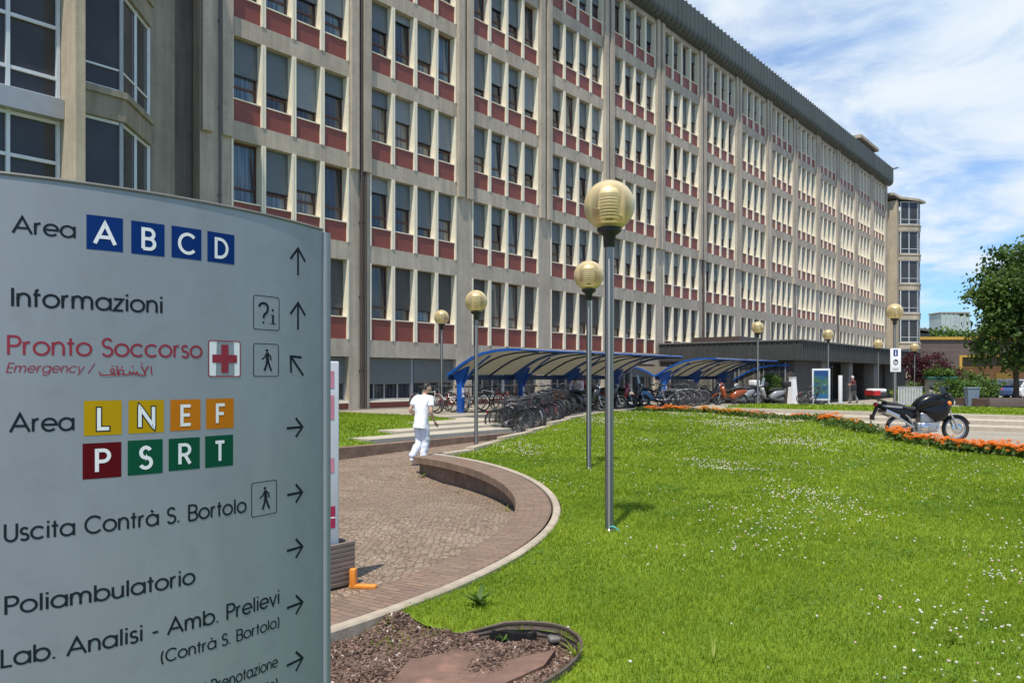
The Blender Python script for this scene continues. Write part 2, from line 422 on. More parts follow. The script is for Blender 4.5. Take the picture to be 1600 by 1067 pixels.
RC = (-8.1, 10.75)                 # centre of the round plaza
def ring(r, deg): return (RC[0] + r * math.cos(R_(deg)), RC[1] + r * math.sin(R_(deg)))
def zband(deg): return .10 * smooth01((deg + 6) / 46)
def zplaza(x, y):
    u, v = UV(x, y)
    th_ = math.degrees(math.atan2(y - RC[1], x - RC[0])); r_ = math.hypot(x - RC[0], y - RC[1])
    return -.22 * math.exp(-((r_ - 8.3) / 2.0) ** 2) * smooth01((th_ + 7) / 18) * smooth01((47 - th_) / 12) - .15 * smooth01((y - 8.6) / 6) + .13 * smooth01((y - 17) / 5) - .02 * smooth01((u - 15) / 4)
plaza_poly = [P(17.7, -14.36), (-.15, 21.6), (-.3, 20.7), (-1.2, 17.6)] + [ring(8.4, a) for a in range(42, -100, -3)] + [(-22, 1), (-26, 8), P(-6, -14.36)]
sheet('plaza', plaza_poly, zplaza, 'porphyry_setts', .4)

mb = MB(); degs = list(range(42, -101, -2)); prof = []
for a in degs:
    zb = zband(a) + .006
    prof.append([(8.45, -.5), (8.30, -.5), (8.30, zb - .135), (8.15, zb - .135), (8.15, zb - .012), (8.162, zb), (8.628, zb)])
vs = []
for a, pr in zip(degs, prof):
    for r, z in pr: vs.append((r * math.cos(R_(a)), r * math.sin(R_(a)), z))
K = 7
mats_ = ['bench_side', 'bench_side', 'bench_side', 'bench_side', 'bench_side', 'band_pavers']
for j in range(K - 1):
    fs = [(i * K + j, i * K + j + 1, (i + 1) * K + j + 1, (i + 1) * K + j) for i in range(len(degs) - 1)]
    base = len(mb.v); mb.add([vs[i * K + q] for i in range(len(degs)) for q in (j, j + 1)], [(2 * i, 2 * i + 1, 2 * i + 3, 2 * i + 2) for i in range(len(degs) - 1)], mats_[j], j != 5)
mb.add(vs[:K] + [(vs[K - 1][0], vs[K - 1][1], -.5)], [tuple(range(K)) + (K,)], 'bench_side')
o = mb.build('curved_bench'); o.location = (*RC, 0)
tag(o, 'low curved brown paver bench that sinks into a paved band round the plaza', 'bench')

def arc_kerb(r0, r1, d0, d1, zt, zb, m, step=2):
    mb = MB(); d = list(np.arange(d0, d1 + .01, step)); vs = []
    for a in d:
        c, s_ = math.cos(R_(a)), math.sin(R_(a)); t = zt(a)
        for r, z in ((r0, zb), (r0, t - .012), (r0 + .012, t), (r1 - .015, t), (r1, t - .015), (r1, zb)): vs.append((r * c, r * s_, z))
    fs = [(i * 6 + j, i * 6 + j + 1, (i + 1) * 6 + j + 1, (i + 1) * 6 + j) for i in range(len(d) - 1) for j in range(5)]
    mb.add(vs, fs, m, False); mb.add(vs[:6], [(0, 1, 2, 3, 4, 5)], m); mb.add(vs[-6:], [(5, 4, 3, 2, 1, 0)], m)
    return mb
o = arc_kerb(8.655, 8.755, -100, 43, lambda a: zband(a) + .024, -.4, 'kerb_stone').build('kerb'); o.location = (*RC, 0); tag(o, kind='structure')

def zlawn(x, y):
    return smooth01((y - 17.5) / 14) * (.37 - .024 * max(0.0, x - 4)) + .34 * math.exp(-((x - 9.4) / 2.5) ** 2 - ((y - 22.5) / 3.5) ** 2) + .012 * math.sin(x * 1.3 + y * .7) + .01 * math.sin(x * .5 - y * 1.1)
bed_edge = [(-.9, 0.4), (-.78, 2.2), (-.6, 3.15), (-.3, 3.75), (0, 4.16), (.22, 4.45), (.36, 4.7), (.43, 4.93), (.43, 5.16), (.33, 5.36), (.16, 5.44), (-.05, 5.43), (-.37, 5.34), (-.62, 5.52)]
lawn_back = [(-1.0, 18.4), (-.3, 20.7), (1.0, 24.4), (2.5, 28.3), (4.5, 31.6), (6.9, 33.2), (8.7, 31.3), (9.5, 28.6), (9.75, 26.2), (9.6, 23.6), (9.58, 22), (9.7, 20.5), (10.1, 19.1), (10.9, 17.95), (11.4, 16.9), (12.3, 14), (13.2, 11), (14.5, 6), (15, .4)]
lawn_poly = [ring(8.765, a) for a in range(-34, 43, 3)] + lawn_back + bed_edge
sheet('lawn', lawn_poly, zlawn, 'turf', .5, edge=.4)
bed_poly = [ring(8.765, a) for a in range(-34, -96, -3)] + [(-9.5, 1.0), (-9.5, .2)] + bed_edge
def _sd(px, py, a, b):
    t_ = max(0, min(1, ((px - a[0]) * (b[0] - a[0]) + (py - a[1]) * (b[1] - a[1])) / ((b[0] - a[0]) ** 2 + (b[1] - a[1]) ** 2))); return math.hypot(px - a[0] - t_ * (b[0] - a[0]), py - a[1] - t_ * (b[1] - a[1]))
def zbed(x, y): return -.075 + .05 * math.exp(-(min(_sd(x, y, (-.30, 5.37), (-.62, 5.52)), _sd(x, y, (-.62, 5.52), (-.9, 5.75))) / .13) ** 2) + .02 * math.exp(-(abs(math.hypot(x - RC[0], y - RC[1]) - 8.77) / .15) ** 2) + .018 * math.sin(x * 5 + y * 3) + .014 * math.sin(x * 11 - y * 7)
sheet('gravel_bed', bed_poly, zbed, 'mulch', .16, edge=.2)

walk_poly = [(6.8, 32.9), (7.4, 34.2), P(29.1, -15.6), P(29.1, 24), (32, -4), (14.5, -4), (15, .4), (14.4, 6), (13.1, 11), (12.2, 14), (11.3, 16.9), (10.8, 17.95), (10.0, 19.1), (9.6, 20.5), (9.48, 22), (9.5, 23.6), (9.65, 26.2), (9.4, 28.6), (8.6, 31.2)]
sheet('walkway', walk_poly, lambda x, y: .012 + .20 * smooth01((y - 26) / 8), 'pale_paving', 1.5)

def ztop(u): return .42 - .33 * smooth01((u - 34) / 17)
def zf_top(x, y): return ztop(UV(x, y)[0])
sheet('forecourt', [P(18.9, -18.6), P(31.9, -18.6), P(31.9, -14.7), P(31.9, 60), P(160, 60), P(160, -24.85), P(18.9, -24.85)], zf_top, 'pale_paving', 3)
def zramp(x, y):
    u, v = UV(x, y); return .0 + .415 * smooth01((u - 16.5) / 11) * 1.0
sheet('ramp', [P(17.6, -14.4), P(21.75, -18.58), P(31.88, -18.58), P(31.88, -15.2), P(30.2, -15.6), (6.9, 33.4), (4.3, 31.8), (2.3, 28.4), (.8, 24.5), (-.4, 20.9)], zramp, 'asphalt', .8)
up_poly = [P(31.95, -14.4), P(31.95, 40), P(39.5, 40), P(40.5, 2), P(38.5, -9), P(35.4, -14.4)]
sheet('upper_lawn', up_poly, lambda x, y: zf_top(x, y) + .02 + .04 * smooth01((UV(x, y)[0] - 32) / 3), 'turf', 1.0)
sheet('car_park', [P(66, -6), P(66, 60), P(150, 60), P(150, -6)], lambda x, y: zf_top(x, y) + .006, 'asphalt', 6)

def zslope(x, y):
    u, v = UV(x, y); return .12 + .29 * smooth01((-v - 14.5) / 4.4)
slope_poly = [P(-6, -14.62), P(12.7, -14.62), P(12.7, -15.6), P(14.36, -15.6), P(14.36, -16.5), P(16.48, -16.5), P(16.48, -17.6), P(18.7, -17.6), P(18.7, -24.85), P(-6, -24.85)]
sheet('grass_slope', slope_poly, zslope, 'turf', .5)

mb = MB(); mb.box(-8, 17.55, -.14, .14, -.5, .13, 'bench_side')
o = mb.build('retaining_wall'); o.location = (*P(0, -14.47), 0); o.rotation_euler = (0, 0, ROT_U)
tag(o, 'low brown stone retaining wall below the left grass slope and pale steps', 'wall')

t = thing('stone_steps', 'four wide pale stone steps rising from the plaza to the shelters', 'steps', (*P(13, -14.6), 0), ROT_U)
for (u0, u1, v0, v1, zt) in ((12.7, 18.25, -14.95, -15.77, .207), (14.36, 19.15, -15.77, -16.55, .284), (16.48, 19.9, -16.55, -18.3, .358), (18.7, 21.7, -18.3, -18.62, .432)):
    mb = MB(); x0, x1, y0, y1 = u0 - 13, u1 - 13, -14.6 - v0, -14.6 - v1
    mb.extrude([(y0, -.4), (y0, zt - .006), (y0 + .006, zt), (y1, zt), (y1, -.4)], x0, x1, 'step_stone'); mb.build('step', t)
t = thing('stone_steps', 'long pale stone steps behind the black motorcycle and flower bed', 'steps', (*P(29.1, 0), 0), ROT_U)
for (u0, u1, zt) in ((29.1, 30.3, .15), (30.3, 31.5, .29), (31.5, 31.95, .43)):
    mb = MB(); x0, x1 = u0 - 29.1, u1 - 29.1
    mb.extrude([(x0, -.4), (x0, zt - .006), (x0 + .006, zt), (x1, zt), (x1, -.4)], -26, 15.5, 'step_stone', axis='y'); mb.build('step', t)

# stepped kerb blocks along the lawn beside the cycle ramp
pts = [(-1.75, 17.1), (-1.0, 18.4), (-.3, 20.7), (.5, 22.8), (1.2, 24.9), (1.9, 26.8), (2.7, 28.6), (3.6, 30.2), (4.6, 31.7)]
kl = ['lowest kerb block between lawn and plaza path', 'second kerb block of the stepped row along the ramp', 'kerb block beside the nearest parked bicycles', 'kerb block with its top flush with the rising lawn', 'kerb block in the middle of the stepped row', 'kerb block near the lamp base shadow on the lawn', 'kerb block high on the lawn edge by the shelter', 'last pale kerb block where the flowers begin']
for i in range(len(pts) - 1):
    a = Vector(pts[i]); b = Vector(pts[i + 1]); zt = .045 + zlawn(*((a + b) / 2)) + .03
    mb = MB(); d = (b - a); L = d.length; mb.bbox(0, L - .012, -.11, .11, -.4, zt, 'kerb_stone', .012)
    o = mb.build('kerb_block'); o.location = (a.x, a.y, 0); o.rotation_euler = (0, 0, math.atan2(d.y, d.x))
    tag(o, kl[i], 'kerb', 'stepped kerb blocks along the lawn')

# border strip holding the raised far edge of the lawn
mb = MB(); ed = densify(lawn_back[5:], .5)[:-28]; vs = []
for i, p_ in enumerate(ed):
    q = Vector(ed[min(i + 1, len(ed) - 1)]) - Vector(ed[max(i - 1, 0)]); q.normalize(); nx, ny = -q.y, q.x; zt = zlawn(*p_) - .012
    for d, z in ((-.01, -.3), (-.01, zt), (.07, zt), (.07, -.3)): vs.append((p_[0] + nx * d, p_[1] + ny * d, z))
mb.add(vs, [(i * 4 + j, i * 4 + j + 1, i * 4 + j + 5, i * 4 + j + 4) for i in range(len(ed) - 1) for j in range(3)], 'kerb_stone'); mb.build('lawn_border')['kind'] = 'structure'

# ------------------------------------------------------------------ grass
rg = np.random.default_rng(5)
def blades(name, poly, zf, bands, m='grass_blade', hmul=1.0, view=True, excl=None):
    Vs = []; Fs = []; off = 0
    xs = [p[0] for p in poly]; ys = [p[1] for p in poly]
    for (y0, y1, dens, h, w) in bands:
        yl, yh = max(y0, min(ys)), min(y1, max(ys))
        if yh <= yl: continue
        xl, xh = min(xs), max(xs); n = int((xh - xl) * (yh - yl) * dens)
        x = rg.uniform(xl, xh, n); y = rg.uniform(yl, yh, n); k = in_poly(poly, x, y)
        if view: k &= (np.abs(x - .5) < .74 * y + 2.6)
        if excl is not None: k &= ~in_poly(excl, x, y)
        x = x[k]; y = y[k]; n = len(x)
        z = np.array([zf(a, b) for a, b in zip(x, y)])
        cl = .5 + .5 * np.sin(x * 2.1 + 1.3 * np.sin(y * 1.7)) * np.sin(y * 2.4 + np.sin(x * 1.1))
        hh = h * hmul * (.55 + .45 * rg.random(n) + .35 * cl) * np.where(rg.random(n) < .03, 1.8, 1.0)
        ww = w * (.6 + .8 * rg.random(n)); ya = rg.uniform(0, 2 * PI, n); le = rg.uniform(.2, 1.1, n) * hh; la = rg.uniform(0, 2 * PI, n)
        cx, cy = np.cos(ya) * ww / 2, np.sin(ya) * ww / 2; lx, ly = np.cos(la) * le, np.sin(la) * le
        v = np.zeros((n, 5, 3))
        v[:, 0] = np.stack([x - cx, y - cy, z - .01], 1); v[:, 1] = np.stack([x + cx, y + cy, z - .01], 1)
        v[:, 2] = np.stack([x + cx * .8 + lx * .35, y + cy * .8 + ly * .35, z + hh * .62], 1); v[:, 3] = np.stack([x - cx * .8 + lx * .35, y - cy * .8 + ly * .35, z + hh * .62], 1)
        v[:, 4] = np.stack([x + lx, y + ly, z + hh], 1)
        b = off + np.arange(n) * 5
        f = np.stack([np.stack([b, b + 1, b + 2], 1), np.stack([b, b + 2, b + 3], 1), np.stack([b + 3, b + 2, b + 4], 1)], 1).reshape(-1, 3)
        Vs.append(v.reshape(-1, 3)); Fs.append(f); off += n * 5
    o = bigmesh(name, np.concatenate(Vs), np.concatenate(Fs), [m]); o['kind'] = 'stuff'; return o
blades('lawn_grass', lawn_poly, zlawn, [(2.5, 7, 4200, .040, .0048), (7, 11, 2200, .044, .0075), (11, 17, 900, .05, .013), (17, 34, 330, .058, .024)])
blades('slope_grass', slope_poly, zslope, [(8, 30, 260, .06, .022)])
blades('upper_grass', up_poly, lambda x, y: zf_top(x, y) + .05, [(8, 45, 70, .08, .05)])

# clover heads in drifts over the lawn
n = 60000
x = rg.uniform(-2, 12, n); y = 2.6 + (31 - 2.6) * rg.random(n) ** 1.25
dr = np.sin(x * .9 + 2 * np.sin(y * .45)) * np.sin(y * .75 + 1.2 * np.sin(x * .8)) + .55 * np.sin(x * 2.7 + y * 2.2) * np.sin(y * 1.9 - x)
k = in_poly(lawn_poly, x, y) & (np.abs(x) < .74 * y + 2.6) & (rg.random(n) < np.clip(np.clip(dr - .12, 0, 1) ** 1.2 * (.50 + .10 * np.clip(x, 0, 5)) + .014 + .006 * (x - 1), .006, .9))
k &= rg.random(n) < np.clip(.40 + .03 * (y - 5), 0, .8)
x = x[k]; y = y[k]
bm = bmesh.new(); bmesh.ops.create_icosphere(bm, subdivisions=1, radius=1); bv = np.array([v.co for v in bm.verts]); bf = np.array([[v.index for v in f.verts] for f in bm.faces]); bm.free()
n = len(x); r = rg.uniform(.0075, .0135, n) * np.clip(.95 + .035 * (y - 6), .95, 1.7); z = np.array([zlawn(a, b) for a, b in zip(x, y)]) + rg.uniform(.045, .085, n)
V = bv[None] * r[:, None, None] * np.array([1, 1, .8]) + np.stack([x, y, z], 1)[:, None, :]
V += rg.normal(0, .0016, V.shape)
Fc = (bf[None] + (np.arange(n) * len(bv))[:, None, None]).reshape(-1, 3)
o = bigmesh('clover_flowers', V.reshape(-1, 3), Fc, ['clover', 'clover_pink'], np.repeat((rg.random(n) < .16).astype(int), len(bf)), True); o['kind'] = 'stuff'

# clover leaves: flat trefoils low among the blades
n = 90000; x = rg.uniform(-2, 9, n); y = 2.6 + 14 * rg.random(n) ** 1.3
pn = np.sin(x * 1.7 + 1.5 * np.sin(y * 1.1)) * np.sin(y * 1.9 + np.sin(x * 1.4)) + .5 * np.sin(x * 4.1 - y * 3.3)
k = in_poly(lawn_poly, x, y) & (np.abs(x) < .7 * y + .6) & (rg.random(n) < np.clip(pn * .9 + .1, .03, .9)); x = x[k]; y = y[k]; n = len(x)
z = np.array([zlawn(a, b) for a, b in zip(x, y)]) + rg.uniform(.018, .05, n); r = rg.uniform(.007, .012, n) * np.clip(.8 + .06 * (y - 4), .8, 1.8); a0 = rg.uniform(0, 2 * PI, n); tx_, ty_ = rg.normal(0, .35, n), rg.normal(0, .35, n)
V = []
for l_ in range(3):
    a = a0 + l_ * 2 * PI / 3
    for (rr, da) in ((.15, 0), (1.1, -.62), (1.75, 0), (1.1, .62)):
        dx, dy = np.cos(a + da) * r * rr, np.sin(a + da) * r * rr; V.append(np.stack([x + dx, y + dy, z + dx * tx_ + dy * ty_], 1))
V = np.stack(V, 1).reshape(-1, 3); o = bigmesh('clover_leaves', V, np.arange(len(V)).reshape(-1, 4), ['clover_leaf']); o['kind'] = 'stuff'

# bark chips and stones in the bed
n = 40000; x = rg.uniform(-2.2, .5, n); y = rg.uniform(3.2, 6.4, n); k = in_poly(bed_poly, x, y); x = x[k]; y = y[k]; n = len(x)
z = np.array([zbed(a, b) for a, b in zip(x, y)]) + rg.uniform(-.004, .012, n)
bm = bmesh.new(); bmesh.ops.create_cube(bm, size=1); bv = np.array([v.co for v in bm.verts]); bf = np.array([[v.index for v in f.verts] for f in bm.faces]); bm.free()
sc = np.stack([rg.uniform(.009, .034, n), rg.uniform(.006, .017, n), rg.uniform(.004, .012, n)], 1); ya = rg.uniform(0, 2 * PI, n); tl = rg.normal(0, .35, n)
L0 = bv[None] * sc[:, None, :] * (1 + rg.normal(0, .15, (n, 8, 1))); zz = L0[..., 2] + L0[..., 0] * np.sin(tl)[:, None]
V = np.stack([L0[..., 0] * np.cos(ya)[:, None] - L0[..., 1] * np.sin(ya)[:, None] + x[:, None], L0[..., 0] * np.sin(ya)[:, None] + L0[..., 1] * np.cos(ya)[:, None] + y[:, None], zz + z[:, None]], 2)
kk = NB('bark_chip'); geo = kk.new('ShaderNodeNewGeometry'); cr = kk.mix(geo.outputs['Random Per Island'], (.065, .040, .030), (.25, .165, .125)); cr = kk.mix(kk.math('GREATER_THAN', geo.outputs['Random Per Island'], .96), cr, (.42, .36, .31)); kk.set(cr, .9, spec=.2)
o = bigmesh('gravel', V.reshape(-1, 3), (bf[None] + (np.arange(n) * 8)[:, None, None]).reshape(-1, 4), ['bark_chip']); o['kind'] = 'stuff'
blades('bed_weeds', [(-1.6, 6.1), (-.9, 5.75), (-.62, 5.5), (-.4, 5.36), (-.75, 5.2), (-1.3, 5.45)], zbed, [(2, 8, 420, .045, .006)])

# corrugated black lawn edging
path = [(-.55, 5.44)] + [(q[0], q[1]) for q in bed_edge[12:1:-1]]
sm = []
for i in range(len(path) - 1):
    for t_ in (0, .25, .5, .75):
        p0 = path[max(0, i - 1)]; p1 = path[i]; p2 = path[i + 1]; p3 = path[min(len(path) - 1, i + 2)]
        sm.append(tuple(.5 * ((2 * p1[c]) + (-p0[c] + p2[c]) * t_ + (2 * p0[c] - 5 * p1[c] + 4 * p2[c] - p3[c]) * t_ ** 2 + (-p0[c] + 3 * p1[c] - 3 * p2[c] + p3[c]) * t_ ** 3) for c in (0, 1)))
mb = MB(); vs = []; nP = 0
for i, p in enumerate(sm):
    q = Vector(sm[min(i + 1, len(sm) - 1)]) - Vector(sm[max(i - 1, 0)]); q.normalize(); nx, ny = q.y, -q.x
    up = min(1, i / 8)
    prof = [(0, -.16)] + [(.003 * (1 if j % 2 else -1), -.10 + j * .019) for j in range(8)] + [(.004, .046), (-.006, .052), (-.016, .046), (-.016, -.16)]
    nP = len(prof)
    for d, z in prof: vs.append((p[0] + nx * d, p[1] + ny * d, z * up - .06 * (1 - up)))
fs = [(i * nP + j, i * nP + j + 1, (i + 1) * nP + j + 1, (i + 1) * nP + j) for i in range(len(sm) - 1) for j in range(nP - 1)]
mb.add(vs, fs, 'edging_brown', False); o = mb.build('lawn_edging'); tag(o, 'black corrugated plastic edging curving round the end of the gravel bed', 'edging')

# rusty cover slab, torn liner, stone, weed
bm = bmesh.new(); poly = [G(640, 1030, -.045), G(720, 1010, -.03), (-.08, 4.93), G(868, 1010, -.03), G(850, 1035, -.03), G(760, 1075, -.03), (-.55, 4.1), (-.75, 4.35)]
mat('rust_slab', (.15, .088, .064), .85, var=.18, scale=9, var2=.2, scale2=2, bump=.3, bscale=50, alt=(.26, .14, .10), altamt=.3)
mb = MB(); mb.prism(poly, -.12, -.045, 'rust_slab'); o = mb.build('cover_slab'); tag(o, 'rust brown flat cover slab lying in the gravel bed', 'slab')
mat('rust_red', (.26, .125, .085), .85, var=.2, scale=12)
mb = MB(); q = [(-.55, -.02), (-.25, .1), (.1, .04), (.4, .12), (.62, .07)]
vs = []
for i, (a, b) in enumerate(q):
    for j, (dy, dz) in enumerate(((0, -.02), (.015, .05), (.06, .075 - .02 * (i % 2)), (.10, .03), (.16, -.03))): vs.append((a * .26 + rnd.uniform(-.02, .02), b * .3 + dy * .6, dz * .75 * (.8 + .5 * ((i * 7) % 3) / 2) * (1.25 if i < 2 else .7)))
mb.add(vs, [(i * 5 + j, i * 5 + j + 1, (i + 1) * 5 + j + 1, (i + 1) * 5 + j) for i in range(4) for j in range(4)], 'liner_black', False)
o = mb.build('torn_liner'); gx, gy = G(800, 1000, -.06); o.location = (gx, gy, -.055); tag(o, 'torn piece of black liner sticking out of the gravel', 'liner')
mb = MB(); mb.bbox(-.05, .05, -.035, .035, -.02, .02, 'pipe_grey', .015); o = mb.build('flat_stone'); o.location = (*G(868, 997, -.05), -.05); o.rotation_euler = (.15, 0, .3); tag(o, 'grey blue flat stone inside the curve of the edging', 'stone')

def weed(name, loc, n, L, w, m, label, cat, tilt=.6, seed=1, group=None):
    r_ = random.Random(seed); mb = MB()
    for i in range(n):
        a = r_.uniform(0, 2 * PI); l = L * r_.uniform(.6, 1.1); k_ = tilt * r_.uniform(.5, 1.3); ca, sa = math.cos(a), math.sin(a); vs = []
        for j in range(6):
            t_ = j / 5; rad = l * t_ * math.sin(k_ + .5 * t_); zz = l * t_ * math.cos(k_ + .75 * t_ * k_); ww = w * math.sin(PI * (.12 + .88 * t_)) * .5 + .0008
            vs += [(ca * rad - sa * ww, sa * rad + ca * ww, zz), (ca * rad + sa * ww, sa * rad - ca * ww, zz)]
        mb.add(vs, [(2 * j, 2 * j + 1, 2 * j + 3, 2 * j + 2) for j in range(5)], m, True)
    o = mb.build(name, recalc=False); o.location = loc; return tag(o, label, cat, group)
x, y = G(748, 945); weed('weed_plant', (x, y, 0), 16, .17, .035, 'leaf_mid', 'broad leaved dark weed standing in the lawn near the kerb', 'weed', .55, 3)
x, y = G(1490, 1010); weed('grass_tuft', (x, y, .02), 7, .16, .014, 'leaf_yellow', 'pale grass tuft with long bent blades on the right of the lawn', 'grass tuft', .8, 5, 'tall grass tufts in the lawn')
x, y = G(900, 1030); weed('grass_tuft', (x, y, .0), 22, .15, .009, 'leaf_yellow', 'grass tuft hanging over the rounded end of the black edging', 'grass tuft', .5, 6, 'tall grass tufts in the lawn')
x, y = G(1115, 1035); weed('grass_tuft', (x, y, .0), 9, .15, .009, 'leaf_yellow', 'grass tuft in the middle of the near lawn', 'grass tuft', .6, 8, 'tall grass tufts in the lawn')
x, y = G(788, 1000, -.06); weed('seedling', (x, y, -.06), 7, .07, .016, 'leaf_mid', 'small green seedling between torn liner and gravel', 'weed', .7, 9)
for px, py, n_, L_, lb in ((661, 742, 9, .15, 'green weed growing at the end face of the curved bench'), (715, 761, 7, .09, 'small weed in the shadow under the curved bench'), (792, 797, 8, .12, 'dry weed where the curved bench sinks into the paving')):
    x, y = G(px, py, -.25); weed('joint_weed', (x, y, zplaza(x, y)), n_, L_, .012, 'leaf_yellow' if px != 715 else 'leaf_mid', lb, 'weed', .6, px)


# ================================================================== signs in front
ANG = []
def sign_curve():
    pts = []; s0 = -.62; th0, k_ = R_(30.4), R_(37.0)
    def th(s): return th0 + k_ * s if s > 0 else th0 + k_ * .55 * s
    N = 400; ds = (1.082 - s0) / N; x = y = 0.0; raw = [(s0, 0.0, 0.0)]; s = s0
    for i in range(N):
        a = th(s + ds / 2); x += math.cos(a) * ds; y += math.sin(a) * ds; s += ds; raw.append((s, x, y))
    i0 = min(range(len(raw)), key=lambda i: abs(raw[i][0]))
    ox, oy = -1.383 - raw[i0][1], 2.109 - raw[i0][2]
    return [(a, b + ox, c + oy) for a, b, c in raw], th
SC, STH = sign_curve()
SARR = np.array(SC)
def spt(s, off=0.0):
    x = float(np.interp(s, SARR[:, 0], SARR[:, 1])); y = float(np.interp(s, SARR[:, 0], SARR[:, 2])); a = STH(s)
    return (x + math.sin(a) * off, y - math.cos(a) * off)
def s_of(px):            # arc position seen in the photo column px
    q = 800 + F * SARR[:, 1] / SARR[:, 2]; return float(np.interp(px, q, SARR[:, 0]))
def z_of(px, py):
    s = s_of(px); y = float(np.interp(s, SARR[:, 0], SARR[:, 2])); return CZ + (HZ - py) * y / F
SO = (spt(.3)[0], spt(.3)[1])
sign = thing('wayfinding_sign', 'large curved silver hospital direction sign with arrows and coloured letter tiles', 'sign', (SO[0], SO[1], -.07))
def sv(s, z, off): x, y = spt(s, off); return (x - SO[0], y - SO[1], z + .07)
ss = list(np.linspace(-.62, 1.082, 44)); TOPZ = 2.3
mb = MB(); fr = [spt(s) for s in ss]; bk = [spt(s, -.11 * math.sin(PI * min(1, max(0, (s + .62) / 1.702))) ** .5 - .03) for s in ss][::-1]
poly = [(x - SO[0], y - SO[1]) for x, y in fr + bk]; n = len(poly)
vs = [(x, y, .0) for x, y in poly] + [(x, y, TOPZ + .07) for x, y in poly]
mb.add(vs, [(i, i + 1, n + i + 1, n + i) for i in range(n // 2 - 1)], 'sign_silver', True)
mb.add(vs, [(i, (i + 1) % n, n + (i + 1) % n, n + i) for i in range(n // 2 - 1, n)], 'sign_silver', False)
mb.add(vs[n:], [tuple(range(n))], 'grey_metal'); panel = mb.build('panel', sign)
mb = MB()                                                # top trim: thin proud lip
for (o0, z0, z1) in ((.003, TOPZ - .004, TOPZ + .005),):
    vs = []
    for s in ss:
        for off, z in ((.0012, z0), (o0, z0), (o0, z1), (-.012, z1)): vs.append(sv(s, z, off))
    mb.add(vs, [(i * 4 + j, i * 4 + j + 1, (i + 1) * 4 + j + 1, (i + 1) * 4 + j) for i in range(len(ss) - 1) for j in range(3)], 'pipe_grey', True)
mb.build('top_trim', sign)
mb = MB(); a = STH(1.082); e = Vector((*spt(1.082), 0)); d = Vector((math.cos(a), math.sin(a), 0)); nn = Vector((math.sin(a), -math.cos(a), 0))
q = []
for (t_, o_) in ((.002, .010), (.010, .013), (.034, .012), (.048, .0), (.056, -.03), (.056, -.10), (.034, -.13), (.002, -.13)):
    p = e + d * t_ + nn * o_; q.append((p.x - SO[0], p.y - SO[1]))
n = len(q); vs = [(x, y, 0) for x, y in q] + [(x, y, TOPZ + .062) for x, y in q]
mb.add(vs, [(i, (i + 1) % n, n + (i + 1) % n, n + i) for i in range(n)], 'sign_silver', True); mb.add(vs[n:], [tuple(range(n))], 'galv')
mb.build('edge_post', sign)

